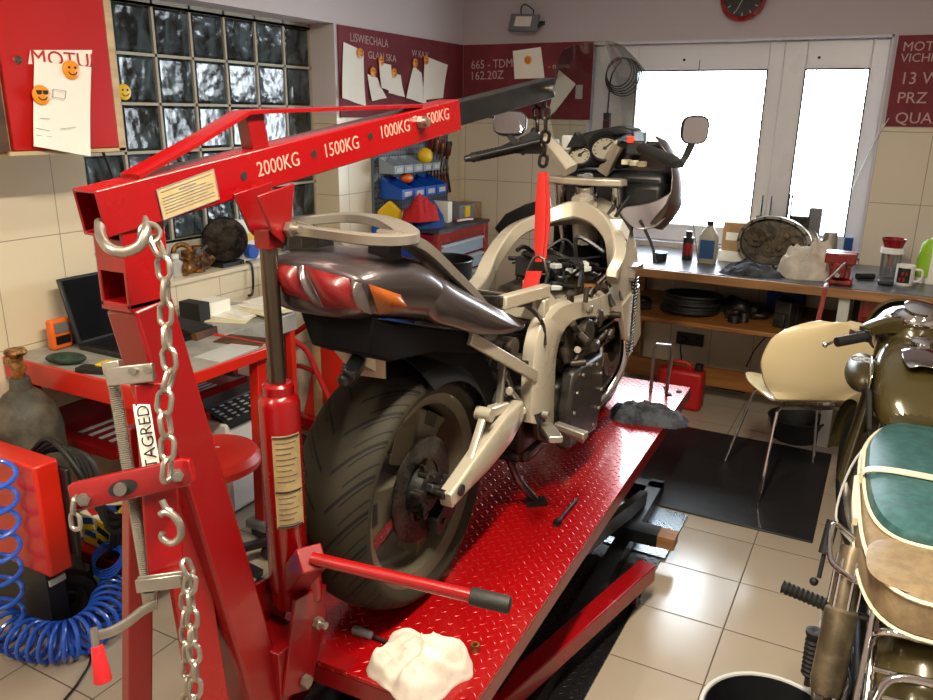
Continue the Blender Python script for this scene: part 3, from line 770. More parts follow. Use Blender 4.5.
# logo plate text running up the beam
MB().prism([at(133, 403, d=d0)+lf*.0215, at(150, 403, d=d0)+lf*.0215, at(160, 463, d=d0)+lf*.0215, at(143, 467, d=d0)+lf*.0215], lf*.0006).build('logo_plate', M['paper'], beam)
lp = beam.children[-1]
text('lettering', 'TAGRED', M['ink'], lp, at(158, 465, d=d0)+lf*.0226, at(148, 403, d=d0)-at(158, 465, d=d0), -lr, .026, .0003, sx=1.02)
rd0, rd1 = at(112, 372, d=d0), at(149, 590, d=d0+.02)
b = MB(); rl_ = (rd1-rd0).length; prof = []
for k in range(int(rl_/.0034)): prof += [(.0078, k*.0034), (.0108, k*.0034+.0017)]
b.lathe(prof, rd0, rd1-rd0, 12, cap=True); b.build('threaded_rod', mat('bright threaded rod', '#a8a498', .35, .35), lv)
b = MB(); b.bar(at(107, 377, d=d0-.02), at(154, 372, d=d0-.02), .012, .030, lu); b.bar(at(105, 369, d=d0), at(122, 366, d=d0), .022, .022, lu); b.build('end_bracket', M['zinc'], lv, bevel=.002)
b = MB()
for p in ((132, 371), (147, 370)): MB().cyl(at(*p, d=d0-.035), at(*p, d=d0-.01), .006, n=12).build('bolt', M['zinc'], lv)
b = MB(); b.bar(at(139, 584, d=d0), at(185, 578, d=d0), .03, .022, lu); b.bar(at(138, 580, d=d0-.012), at(184, 574, d=d0-.012), .004, .012, lu); b.build('end_bracket', M['zinc'], lv, bevel=.002)
# slider with elongated hole and bolts
s0, s1 = at(72, 497, d=d0-.02), at(193, 470, d=d0-.02)
sl = MB().beam([s0, s0.lerp(s1, .05), s0.lerp(s1, .93), s1], .016, [.038, .046, .046, .036], lu, smooth=False).build('slider_plate', M['red'], lv, bevel=.002)
b = MB(); c = at(123, 487, d=d0-.02)+lf*.0085; sd = (s1-s0).normalized()
b.prism([c+sd*(.022*math.cos(a)*1.1)+lu*.013*math.sin(a) for a in [2*PI*k/20 for k in range(20)]], lf*.0006); b.build('slot', M['ink'], sl)
MB().cyl(c-sd*.004, c-sd*.004+lf*.014, .0105, .0095, n=18).build('trunnion_pin', M['zinc'], lv)
b = MB()
for p in ((84, 498), (177, 474)):
    q = at(*p, d=d0-.02)+lf*.008; b = MB(); b.hexbolt(q, lf, .0105, .009); b.cyl(q, q+lf*.016, .006, n=10); b.build('bolt', M['zinc'], lv)
# crank with red grip
k0 = at(150, 598, d=d0); MB().cyl(k0+lu*.012, k0-lu*.014, .013, .011, n=14).build('crank_nut', M['zinc'], lv)
MB().beam([at(156, 604, d=d0-.01), at(142, 611, d=d0-.03), at(128, 622, d=d0-.05), at(110, 632, d=d0-.07), at(92, 636, d=d0-.08)], .008, .014, lu).build('crank', M['zinc'], lv)
g0, g1 = at(95, 634, d=d0-.08), at(103, 682, d=d0-.08)
MB().cyl(at(94, 628, d=d0-.08), at(96, 646, d=d0-.08), .006, n=10).build('crank_pin', M['zinc'], lv)
MB().lathe([(.0, 0), (.0085, .0), (.009, .004), (.0135, (g1-g0).length*.72), (.012, (g1-g0).length*.75), (0, (g1-g0).length*.75)], g0.lerp(g1, .25), g1-g0, 18).build('crank_grip', mat('red plastic grip', '#d3232a', .4), lv)

# ---------------------------------------------------------------- chains and strap
ch = thing('lifting_chain', 'long steel chain hanging from the boom end hook over the load leveller', 'chain', at(160, 500, d=1.22))
def cp(l, d): return [at(*p, d=d) for p in l]
d1 = 1.2
chain_mb(cp([(152, 236), (158, 246), (163, 262), (166, 285), (165, 310), (167, 335), (168, 362), (173, 378), (164, 394), (163, 410), (167, 430), (168, 452), (166, 475), (166, 495)], d1), .044, .03, .0044).build('chain_links', M['zinc'], ch)
b = MB(); b.tube(cp([(162, 500), (166, 508), (172, 512)], d1), .005); b.tube(cp([(160, 515), (165, 512), (173, 515), (180, 525), (180, 537), (171, 543), (162, 538), (163, 532)], d1), lambda t: .0062-.002*abs(t-.4), 9); b.build('grab_hook', M['zinc'], ch)
MB().torus(at(150, 233, d=1.19), lf+lr*.3, .014, .0045).build('shackle', M['zinc'], ch)
tag(chain_mb(cp([(184, 560), (191, 574), (189, 592), (193, 615), (192, 640), (196, 665), (195, 700), (198, 740)], d0-.03), .036, .026, .0042).build('chain', M['zinc']), 'steel chain hanging in front from the lower bracket of the load leveller', 'chain')
tag(chain_mb(cp([(186, 575), (187, 600), (185, 625), (188, 655), (187, 690), (190, 740)], d0+.0), .036, .026, .0042).build('chain', M['zinc']), 'second steel chain strand behind the one at the lower leveller bracket', 'chain')
tag(chain_mb(cp([(76, 497), (74, 510), (77, 525), (75, 540)], d0-.03), .034, .024, .004).build('chain', M['zinc']), 'short chain end dangling from the free end bolt of the red slider', 'chain')
# boom tip: chain down to the red strap
yt = N1.y-.015; xt = N1.x
b = MB(); b.cyl(N1-BD*.03-BR*.035, N1-BD*.03+BR*.035, .011, n=14); b.build('tip_pin', M['zinc'], cr)
tz = 1.70
tc = tag(chain_mb([(xt+.006, yt-.03, tz), (xt+.008, yt-.01, 1.62), (xt+.004, yt-.005, 1.55), (xt, yt-.008, 1.47)], .046, .034, .0055).build('chain', M['dark_steel']), 'short dark chain hanging from the tip of the crane boom', 'chain')
tag(chain_mb([(xt-.02, yt-.03, tz), (xt-.022, yt-.01, 1.63), (xt-.018, yt-.005, 1.57)], .046, .034, .0055).build('chain', M['dark_steel']), 'loose end of dark chain beside the boom tip', 'chain')
sp = thing('lifting_strap', 'red webbing strap from the crane chain to the motorcycle frame', 'strap', (-.96, 2.27, 1.19))
p0, p1, p2 = V((xt, yt-.008, 1.475)), at(539, 262, y=2.20), at(531, 306, y=2.13)
MB().beam([p0, p0.lerp(p1, .3), p0.lerp(p1, .7), p1], [.02, .034, .036, .022], .007, (0, 1, 0)).build('upper_webbing', M['strap'], sp)
MB().beam([p0+V((.006, .012, 0)), p0.lerp(p1, .5)+V((.012, .014, 0)), p1+V((.008, .01, 0))], [.018, .03, .02], .006, (0, 1, 0)).build('upper_webbing', M['strap'], sp)
MB().beam([p1+V((-.012, -.005, -.03)), p1.lerp(p2, .6)+V((-.014, 0, 0)), p2+V((-.016, 0, -.02))], [.05, .05, .045], .006, (0, 1, 0)).build('lower_webbing', M['strap'], sp)
c = p1+V((-.006, 0, -.01)); MB().tube([c+V((-.034, 0, -.026)), c+V((-.012, 0, .022)), c+V((.004, 0, .03)), c+V((.022, 0, .022)), c+V((.036, 0, -.024)), c+V((.0, 0, -.03))], .0042, closed=True, smooth=False).build('steel_ring', M['steel'], sp)

# things lying on the lift table
tz = .5
tag(rag_mb(at(420, 668, z=tz), .115, .11, .09, 3.3, 6, .45).build('rag', M['rag_white']), 'crumpled off white rag at the near end of the red lift', 'rag')
r2 = rag_mb(at(648, 418, z=tz), .15, .10, .055, 9.1, 6, .75); tag(r2.build('rag', M['rag_grey']), 'crumpled dark grey rag on the far end of the lift', 'rag')
a, c_ = at(556, 524, z=tz+.01), at(577, 499, z=tz+.008)
w = thing('socket_wrench', 'small dark wrench lying on the red plate beside the stand', 'wrench', a)
MB().cyl(a, c_, .006, n=10).build('shaft', M['dark_steel'], w); MB().lathe([(.011, 0), (.012, .004), (.012, .02), (.006, .024)], a, c_-a, 14, cap=True).build('head', M['dark_steel'], w)
a, c_ = at(353, 629, z=tz+.008), at(388, 642, z=tz+.008)
w = thing('screwdriver', 'black handled tool half under the off white rag', 'tool', a)
MB().lathe([(.006, 0), (.011, .004), (.010, .05), (.005, .055)], a, c_-a, 12, cap=True).build('handle', M['grey'], w); MB().cyl(a.lerp(c_, .5), c_, .004, n=8).build('shaft', M['dark_steel'], w)
a = at(475, 651, z=tz); tag(MB().lathe([(.010, 0), (.010, .018), (.006, .018), (.006, .006), (0, .006)], a, UZ, 14, cap=True).build('nut', M['brass']), 'small brass nut beside the off white rag', 'nut')
# ---------------------------------------------------------------- stripped sport touring motorcycle on the lift
BX = -.95; RA = V((BX, 1.435, .795)); FA = V((BX, 2.90, .80)); ST = V((BX, 2.655, 1.36))
mc = thing('motorcycle', 'half dismantled dark silver motorcycle with bare cream aluminium frame on the red lift', 'motorcycle', (BX, 1.42, .5))
def wx(prof, c, n=56, cap=False, loop=False): return MB().lathe(prof, c, NX, n, cap, loop)
# rear tyre with slanted tread grooves
t = NT('tyre rubber'); co = t.coord(); sp = t.add('ShaderNodeSeparateXYZ', ins={'Vector': co})
zz = t.math('SUBTRACT', sp.outputs[2], .295); yy = t.math('SUBTRACT', sp.outputs[1], .015); an = t.math('ARCTAN2', zz, yy); ax_ = t.math('ABSOLUTE', sp.outputs[0])
ph = t.math('ADD', t.math('MULTIPLY', an, 22/(2*PI)), t.math('MULTIPLY', ax_, 14.0)); fr = t.math('FRACT', ph)
ln = t.math('LESS_THAN', t.math('ABSOLUTE', t.math('SUBTRACT', fr, .5)), .06)
ph2 = t.math('FRACT', t.math('ADD', t.math('MULTIPLY', an, 44/(2*PI)), t.math('MULTIPLY', ax_, 30.0)))
l2 = t.math('MULTIPLY', t.math('LESS_THAN', t.math('ABSOLUTE', t.math('SUBTRACT', ph2, .5)), .06), t.math('GREATER_THAN', ax_, .045))
rad = t.math('SQRT', t.math('ADD', t.math('MULTIPLY', zz, zz), t.math('MULTIPLY', yy, yy)))
tread = t.math('MULTIPLY', t.math('MULTIPLY', t.math('GREATER_THAN', rad, .262), t.math('GREATER_THAN', ax_, .012)), t.math('MINIMUM', t.math('ADD', ln, l2), 1.0))
nz = t.add('ShaderNodeTexNoise', ins={'Vector': co, 'Scale': 12.0, 'Detail': 5.0})
base = t.mix(nz.outputs[0], rgba(lin('#1c1913')), rgba(lin('#2b2719')))
t.l.new(t.mix(tread, base, rgba(lin('#030303'))), t.b.inputs['Base Color']); t.b.inputs['Roughness'].default_value = .72; t.b.inputs['Specular IOR Level'].default_value = .25
t.bump(t.math('SUBTRACT', 1.0, tread), .8, .006)
tp = [(.228, -.078), (.243, -.095), (.256, -.101), (.270, -.093), (.283, -.07), (.292, -.038), (.295, 0), (.292, .038), (.283, .07), (.270, .093), (.256, .101), (.243, .095), (.228, .078), (.222, .05), (.222, -.05)]
def smooth_prof(p): return [(q.x, q.y) for q in cat([V((a, b, 0)) for a, b in p], 3, True)]
wx(smooth_prof(tp), RA, 72, loop=True).build('rear_tyre', t.m, mc)
rim = wx([(.232, -.072), (.236, -.07), (.236, -.066), (.214, -.06), (.205, -.03), (.2, 0), (.205, .03), (.212, .068), (.234, .076), (.238, .081), (.234, .086), (.222, .083), (.207, .074), (.198, .04), (.192, 0), (.198, -.04), (.207, -.064), (.222, -.072)], RA, 64, loop=True).build('rear_rim', M['wheel_grey'], mc)
for k in range(3):
    a = math.radians(60+120*k); b = MB()
    prof = [(.05, -.95), (.07, -.62), (.12, -.40), (.17, -.36), (.203, -.44), (.203, .44), (.17, .36), (.12, .40), (.07, .62), (.05, .95)]
    b.prism([RA+V((.048, math.cos(a+q)*r, math.sin(a+q)*r)) for r, q in prof], (-.06, 0, 0))
    sk = b.build('spoke', M['wheel_grey'], rim, bevel=.006)
b = MB()
for k in range(3):
    a = math.radians(60+120*k)
    b.prism([RA+V((.0486, math.cos(a+q)*r, math.sin(a+q)*r)) for r, q in ((.152, -.17), (.185, -.15), (.185, .15), (.152, .17))], (.0006, 0, 0))
b.parts('spoke_pocket', M['ink'], rim)
MB().lathe([(.0, -.09), (.05, -.09), (.06, -.04), (.055, 0), (.06, .045), (.05, .095), (0, .095)], RA, NX, 32).build('rear_hub', M['plastic'], mc)
b = MB()
b.lathe([(.075, .070), (.075, .075), (.128, .075), (.128, .070)], RA, NX, 56, loop=True); ds = b.build('brake_disc', M['dark_steel'], mc)
b = MB()
for k in range(36):
    for j, r in enumerate((.088, .101, .114)):
        a = 2*PI*(k+.33*j)/36; p = RA+V((.0745, math.cos(a)*r, math.sin(a)*r)); b.cyl(p, p+V((.001, 0, 0)), .0032, n=6)
o_ = b.build('drilling', M['ink'], ds); o_['kind'] = 'stuff'
b = MB()
b.prism([RA+V((.06, y, z)) for y, z in ((.03, -.13), (.10, -.10), (.135, -.03), (.1, .0), (.07, -.05), (.02, -.085))], (.045, 0, 0)); b.bar(RA+V((.09, -.02, .02)), RA+V((.09, .11, -.05)), .02, .05, NX)
for p in ((.05, -.1), (.1, -.06)): b.cyl(RA+V((.104, *p)), RA+V((.112, *p)), .009, n=8)
b.build('brake_caliper', M['plastic'], mc, bevel=.004)
b = MB(); b.cyl(RA+V((-.12, 0, 0)), RA+V((.135, 0, 0)), .012)
for k in range(14):
    a = random.uniform(0, 2*PI); r = random.uniform(.02, .07); p = RA+V((.08, math.cos(a)*r, math.sin(a)*r)); b.cyl(p, p+V((random.uniform(.01, .03), 0, 0)), random.uniform(.004, .01), n=8)
b.build('axle', M['dark_steel'], mc)
# swingarm
PV = V((BX, 1.93, .82)); RS = V((BX, 1.475, .80))
for s in (1, -1):
    x = s*.135
    b = MB()
    pts = [RS+V((x, -.035, -.02)), RS+V((x, .03, -.004)), RS+V((x, .15, .022)), RS+V((x*.98, .27, .052)), RS+V((x*.92, .37, .07))]
    b.beam(pts, [.036, .038, .042, .05, .05], [.042, .052, .082, .095, .06], UZ, 5)
    sw = b.build('swingarm', M['silver'], mc, bevel=.003)
    q = MB(); p = RS+V((x+s*.02, .0, -.004)); q.cyl(p, p+V((s*.006, 0, 0)), .014, n=14); q.build('axle_bolt', M['ink'], sw)
    b = MB(); b.beam([RS+V((x, .08, .03)), RS+V((x*.97, .13, .08)), RS+V((x*.95, .17, .125))], .014, .018, NX, 4); b.beam([RS+V((x*.95, .17, .125)), RS+V((x*.9, .30, .10))], .026, .026, UZ, smooth=False)
    b.cyl(RS+V((x*.8, .17, .125)), RS+V((x*1.12, .17, .125)), .018, n=18); b.build('swingarm_brace', M['silver'], mc)
MB().bar(RS+V((-.12, .40, .05)), RS+V((.12, .40, .05)), .08, .07).build('swingarm_bridge', M['alu'], mc, bevel=.006)
# shock linkage behind the frame upright
b = MB(); b.bar(at(508, 390, x=BX+.115), at(524, 412, x=BX+.115), .014, .028, NX); b.bar(at(503, 360, x=BX+.12), at(497, 422, x=BX+.12), .014, .02, NX); b.bar(at(503, 372, x=BX+.06), at(514, 400, x=BX+.06), .02, .026, NX)
for p in ((509, 391), (523, 411)): b.cyl(at(*p, x=BX+.09), at(*p, x=BX+.13), .012, n=12)
b.build('linkage', M['alu'], mc, bevel=.003)
b = MB(); b.ell(at(524, 398, x=BX+.06), (.02, .03, .05)); b.build('reservoir', M['red'], mc); b = MB(); b.ell(at(534, 402, x=BX+.06), (.02, .03, .05)); b.build('hugger_cap', M['alu'], mc)
MB().cyl((BX, 1.9, .83), (BX, 1.80, 1.15), .035, .03).build('shock_absorber', M['dark_steel'], mc)
# inner rear mudguard
P = []
for i in range(12):
    a = math.radians(97-9*i); row = []
    for j in range(9):
        w = -1+j/4; r = .345-.075*abs(w)**2.5; row.append(RA+V((w*.128, math.cos(a)*r, math.sin(a)*r)))
    P.append(row)
MB().grid(P, .004).build('rear_mudguard', M['matte'], mc)
b = MB(); b.prism([at(*p, x=BX+.10) for p in ((400, 325), (455, 335), (486, 352), (498, 385), (490, 415), (478, 420), (462, 385), (440, 362), (415, 350))], (-.2, 0, 0)); b.build('inner_fender', M['matte'], mc, bevel=.01)
# main frame: curved twin spars
def fpt(px, py, x): return at(px, py, x=x)
spar_in = [(597, 203, -.905), (608, 209, -.86), (618, 221, -.82), (623, 240, -.79), (621, 262, -.775), (614, 280, -.77), (602, 291, -.77), (586, 296, -.775), (566, 301, -.78), (551, 312, -.785), (541, 334, -.79), (536, 365, -.79), (534, 420, -.79)]
spar_out = [(602, 196, -.90), (616, 203, -.845), (630, 218, -.80), (638, 245, -.77), (641, 290, -.755), (642, 335, -.755), (636, 347, -.755), (628, 332, -.757), (622, 312, -.76), (598, 317, -.77), (577, 320, -.775), (565, 332, -.78), (559, 360, -.785), (556, 422, -.785)]
R_in = cat([fpt(*p) for p in spar_in], 3); R_out = cat([fpt(*p) for p in spar_out], 3)
def resample(P, n):
    L = [0]
    for a, c in zip(P, P[1:]): L.append(L[-1]+(c-a).length)
    out = []; k = 0
    for i in range(n):
        t = L[-1]*i/(n-1)
        while k < len(L)-2 and L[k+1] < t: k += 1
        u = (t-L[k])/max(1e-9, L[k+1]-L[k]); out.append(P[k].lerp(P[k+1], u))
    return out
# the outer plate, as a strip between inner and outer outline, wrapped round into a box section
def spar(side):
    def mx(p): return p if side > 0 else V((2*BX-p.x, p.y, p.z))
    A = cat([fpt(*p) for p in ((598, 206, -.915), (612, 214, -.85), (622, 238, -.80), (621, 265, -.785), (612, 284, -.78), (594, 296, -.78), (566, 302, -.785), (549, 316, -.79), (539, 345, -.795), (536, 380, -.795), (534, 424, -.795))], 5)
    B = cat([fpt(*p) for p in ((604, 197, -.905), (626, 212, -.82), (638, 246, -.775), (640, 285, -.765), (632, 312, -.765), (610, 318, -.77), (582, 320, -.775), (566, 333, -.78), (559, 356, -.785), (557, 388, -.785), (556, 426, -.785))], 5)
    rings = []
    for a, c in zip(A, B):
        n_ = V((-.05, 0, 0)); i1, i2 = a+n_, c+n_
        rings.append([mx(p) for p in (a.lerp(c, .12), a.lerp(c, .88), c+n_*.2, c+n_*.9, a+n_*.9, a+n_*.2)])
    return MB().loft(rings)
LP_ = [(-1.11, 2.02, .80), (-1.11, 2.04, 1.0), (-1.13, 2.13, 1.075), (-1.145, 2.25, 1.115), (-1.148, 2.35, 1.19), (-1.125, 2.46, 1.26), (-1.06, 2.565, 1.295), (-.985, 2.61, 1.315), (-.925, 2.61, 1.318), (-.855, 2.58, 1.30), (-.795, 2.525, 1.262), (-.762, 2.465, 1.205), (-.757, 2.42, 1.135)]
MB().beam(LP_, [.05, .05, .05, .05, .05, .055, .07, .085, .085, .07, .055, .045, .035], [.07, .08, .08, .06, .048, .046, .05, .065, .065, .055, .05, .06, .07], (0, .45, 1), 6).build('frame_spar', M['silver'], mc, bevel=.003)
for s in (1,):
    f_ = spar(s).build('frame_spar', M['silver'], mc, bevel=.003)
    # downward engine hanger of the spar
    def mx(p): return p if s > 0 else V((2*BX-p.x, p.y, p.z))
    MB().prism([mx(fpt(*p)) for p in ((622, 306, -.765), (640, 284, -.76), (641, 335, -.76), (635, 347, -.76), (627, 340, -.76), (624, 322, -.765))], (-s*.022, 0, 0)).build('engine_hanger', M['silver'], mc, bevel=.003)
    if s > 0:
        q = MB()
        for px, py, r in ((632, 278, .012), (604, 308, .0), (629, 338, .009), (546, 415, .012)):
            if r: p = fpt(px, py, -.766); q.cyl(p-V((.01, 0, 0)), p+V((.008, 0, 0)), r, n=14)
        q.ell(fpt(590, 309, -.774), (.006, .028, .012)); q.parts('frame_boss', M['alu'], f_)
hd = MB(); hd.lathe([(.045, -.10), (.042, .0), (.05, .012), (.05, .035), (.038, .04), (.038, .062)], ST-V((0, 0, .05)), V((0, -.36, .93)), 28, cap=True)
hd.build('steering_head', M['silver'], mc)
# cross tubes and plates
b = MB(); b.bar(fpt(546, 290, -.82), fpt(501, 303, -.82), .03, .035, UZ); b.bar(V((-1.10, 1.98, 1.125)), V((-.80, 1.98, 1.125)), .035, .06); b.build('cross_member', M['silver'], mc, bevel=.004)
MB().cyl(fpt(540, 282, -1.0), fpt(596, 288, -.79), .012, n=14).build('cross_tube', M['brass'], mc)
b = MB(); b.prism([fpt(*p) for p in ((545, 286, -.82), (560, 304, -.80), (552, 318, -.80), (541, 312, -.81))], (-.03, 0, 0)); b.build('seat_bracket', M['silver'], mc, bevel=.003)
# subframe struts
for s in (1, -1):
    def sx(p, s=s): return p if s > 0 else V((2*BX-p.x, p.y, p.z))
    MB().bar(sx(fpt(470, 338, -.815)), sx(fpt(547, 383, -.80)), .014, .032, UZ).build('subframe_strut', M['silver'], mc, bevel=.003)
    MB().bar(sx(fpt(440, 300, -.83)), sx(fpt(530, 302, -.82)), .02, .028, UZ).build('subframe_rail', M['dark_steel'], mc, bevel=.003)
# engine
b = MB()
b.bx(BX-.17, BX+.15, 2.12, 2.52, .66, .86); b.bx(BX-.15, BX+.135, 2.2, 2.56, .86, 1.05); b.bx(BX-.13, BX+.12, 2.22, 2.54, 1.05, 1.12)
b.build('engine_block', M['engine'], mc, bevel=.02)
b = MB(); b.prism([V((BX+.15, y, z)) for y, z in ((2.10, .66), (2.36, .64), (2.40, .74), (2.38, .90), (2.12, .91), (2.08, .8))], (.045, 0, 0)); b.build('clutch_cover', M['engine_dark'], mc, bevel=.012)
b = MB(); b.prism([V((BX+.135, y, z)) for y, z in ((2.14, .92), (2.40, .92), (2.42, 1.08), (2.12, 1.08))], (.02, 0, 0)); b.cyl(V((BX+.15, 2.24, 1.0)), V((BX+.19, 2.24, 1.0)), .045, n=22); b.cyl(V((BX+.15, 2.36, 1.02)), V((BX+.185, 2.36, 1.02)), .03, n=18); b.build('cylinder_head', M['engine'], mc, bevel=.006)
b = MB()
for k in range(6): b.bx(BX-.155, BX+.165, 2.40, 2.58, .90+.03*k, .908+.03*k)
b.parts('cooling_fin', M['dark_steel'], mc)
b = MB()
for k in range(30):
    p = V((BX+.14+random.uniform(-.01, .05), random.uniform(2.10, 2.50), random.uniform(.92, 1.12))); q = V((random.uniform(-.3, .6), random.uniform(-1, 1), random.uniform(-1, 1))).normalized()
    b.cyl(p, p+q*random.uniform(.015, .05), random.uniform(.006, .018), n=10)
b.parts('engine_fitting', M['engine'], mc)
b = MB()
for k in range(12):
    p = V((BX+.197, 2.24+.125*math.cos(k*PI/6), .78+.12*math.sin(k*PI/6))); b.hexbolt(p, NX, .006, .006)
b.parts('cover_bolt', M['zinc'], mc)
b = MB()
for k in range(4):
    x = BX-.12+.09*k; b.tube([(x, 2.56, .98), (x+.01, 2.68, .93), (x+.02, 2.69, .78), (x*.6+BX*.4+.04, 2.6, .66), (BX+.08, 2.4, .60)], .019, 10)
b.parts('exhaust_header', M['chrome'], mc)
b = MB(); b.bx(BX-.2, BX+.19, 2.70, 2.74, .80, 1.12); b.build('radiator', M['dark_steel'], mc, bevel=.006)
b = MB()
for k in range(26): b.bx(BX+.187, BX+.192, 2.68, 2.74, .81+.012*k, .814+.012*k)
b.bx(BX+.16, BX+.2, 2.66, 2.76, 1.1, 1.14); b.build('radiator_tank', M['chrome'], mc)
b = MB(); b.bx(BX-.12, BX+.1, 1.95, 2.15, .68, .9); b.bx(BX-.1, BX+.1, 2.0, 2.3, .63, .68); b.build('gearbox', M['engine_dark'], mc, bevel=.015)
# carburettors, rubbers and loose hoses in the open frame
b = MB()
for k in range(4):
    x = BX-.11+.075*k; b.cyl((x, 2.22, 1.05), (x, 2.14, 1.08), .026, n=14); b.bx(x-.026, x+.026, 2.12, 2.19, 1.02, 1.11)
b.build('carburettor', M['engine'], mc, bevel=.004)
b = MB()
for k in range(4):
    x = BX-.11+.075*k; b.lathe([(.028, 0), (.032, .02), (.03, .03), (.024, .03)], (x, 2.12, 1.085), (0, -1, .3), 18, cap=True)
b.parts('intake_rubber', M['rubber'], mc)
b = MB(); b.bx(BX-.11, BX+.02, 2.32, 2.42, 1.13, 1.2); b.bx(BX-.08, BX+.06, 1.70, 1.86, .98, 1.06); b.parts('airbox_base', M['plastic'], mc, bevel=.01)
b = MB()
rnd = random.Random(5)
for k in range(56):
    a = V((BX+rnd.uniform(-.14, .14), rnd.uniform(2.25, 2.6), rnd.uniform(1.05, 1.2))); c_ = V((BX+rnd.uniform(-.14, .14), rnd.uniform(2.22, 2.64), rnd.uniform(1.02, 1.22)))
    mid = (a+c_)/2+V((rnd.uniform(-.05, .05), rnd.uniform(-.05, .05), rnd.uniform(-.06, .07))); b.tube([a, mid, c_], rnd.choice((.0035, .005, .008)), 6)
for k in range(16):
    a = V((BX+rnd.uniform(-.1, .12), rnd.uniform(1.72, 2.0), rnd.uniform(.95, 1.1))); c_ = V((BX+rnd.uniform(-.1, .12), rnd.uniform(1.8, 2.05), rnd.uniform(.92, 1.12)))
    b.tube([a, (a+c_)/2+V((0, rnd.uniform(-.03, .03), rnd.uniform(0, .06))), c_], rnd.choice((.004, .006, .011)), 6)
hs = b.build('wiring_loom', M['plastic'], mc); hs['kind'] = 'stuff'
b = MB()
for pts in (((618, 214, -.83), (606, 226, -.87), (602, 250, -.86), (610, 270, -.84), (616, 290, -.82)), ((614, 205, -.85), (600, 232, -.88), (608, 262, -.84), (622, 300, -.76)), ((630, 196, -.8), (612, 222, -.85), (606, 246, -.85), (612, 280, -.82)), ((546, 286, -.9), (556, 283, -.86), (572, 287, -.85), (592, 284, -.84)), ((478, 292, -.86), (505, 297, -.84), (525, 305, -.82), (542, 322, -.80), (545, 345, -.79)), ((640, 220, -.75), (652, 245, -.7), (655, 262, -.68))):
    MB().tube([fpt(*p) for p in pts], .0055, 7).build('brake_hose', M['rubber'], mc)
MB().tube([fpt(*p) for p in ((485, 293, -.86), (508, 296, -.84), (528, 305, -.82), (541, 318, -.80))], .006, 8).build('breather_hose', M['zinc'], mc)
b = MB(); b.bar(fpt(614, 224, -.80), fpt(622, 236, -.79), .04, .05, NX); b.build('relay_box', M['white'], mc, bevel=.003)
b = MB()
for k in range(9):
    p = V((BX+rnd.uniform(-.02, .12), rnd.uniform(2.1, 2.5), rnd.uniform(1.12, 1.2))); b.box(p, (rnd.uniform(.015, .04), rnd.uniform(.02, .05), .015), Matrix.Rotation(rnd.uniform(0, 3), 3, 'Z'))
b.parts('connector', M['lgrey'], mc, bevel=.002)
b = MB(); b.ell(V((BX-.02, 1.78, 1.09)), (.05, .07, .04)); b.cyl((BX+.02, 1.86, 1.04), (BX+.11, 1.86, 1.04), .028, n=16); b.cyl((BX+.05, 1.93, .98), (BX+.13, 1.93, .98), .022, n=16); b.build('rear_master_cylinder', M['engine'], mc)
MB().bx(BX-.15, BX+.15, 2.745, 2.775, 1.03, 1.32).build('radiator_shroud', M['matte'], mc, bevel=.01)
# foot peg and stand
b = MB(); b.bar(fpt(545, 425, -.79), fpt(556, 440, -.70), .04, .02); b.bar(fpt(556, 425, -.76), fpt(586, 436, -.66), .028, .02); b.build('footpeg', M['alu'], mc, bevel=.004)
b = MB(); b.bar(fpt(558, 428, -.75), fpt(584, 441, -.67), .01, .012); b.build('brake_pedal', M['steel'], mc)
b = MB(); b.tube([(BX+.07, 1.93, .68), (BX+.09, 1.96, .6), (BX+.12, 2.02, .515)], .012, 8); b.bar((BX+.1, 2.0, .507), (BX+.15, 2.04, .507), .04, .014); b.tube([(BX-.07, 1.93, .68), (BX-.12, 2.02, .515)], .012, 8); b.cyl((BX-.1, 1.93, .68), (BX+.1, 1.93, .68), .012); b.build('centre_stand', M['black'], mc)
# front fork, wheel
fk = V((0, -.36, .93)).normalized()
for s in (-1, 1):
    p = V((BX+s*.105, 2.69, 1.385)); MB().cyl(p+fk*.03, p-fk*.62, .0205, n=20).build('fork_tube', M['chrome'], mc)
    MB().cyl(p-fk*.36, V((BX+s*.105, 2.905, .78)), .028, n=20).build('fork_slider', M['alu'], mc)
wx(smooth_prof([(.222, -.05), (.262, -.06), (.288, -.045), (.298, -.015), (.298, .015), (.288, .045), (.262, .06), (.222, .05)]), FA, 60, loop=True).build('front_tyre', M['rubber'], mc)
b = wx([(.225, -.045), (.21, -.03), (.21, .03), (.225, .045), (.205, .03), (.205, -.03)], FA, 48, loop=True)
for k in range(3):
    a = 2*PI*k/3+.3; b.bar(FA, FA+V((0, math.cos(a), math.sin(a)))*.21, .03, .07, NX)
b.cyl(FA-V((.09, 0, 0)), FA+V((.09, 0, 0)), .03); b.build('front_rim', M['wheel_grey'], mc)
b = MB()
for s in (-1, 1): b.lathe([(.09, -.002), (.09, .003), (.145, .003), (.145, -.002)], FA+V((s*.068, 0, 0)), NX, 44, loop=True)
b.parts('front_brake_disc', M['steel'], mc)
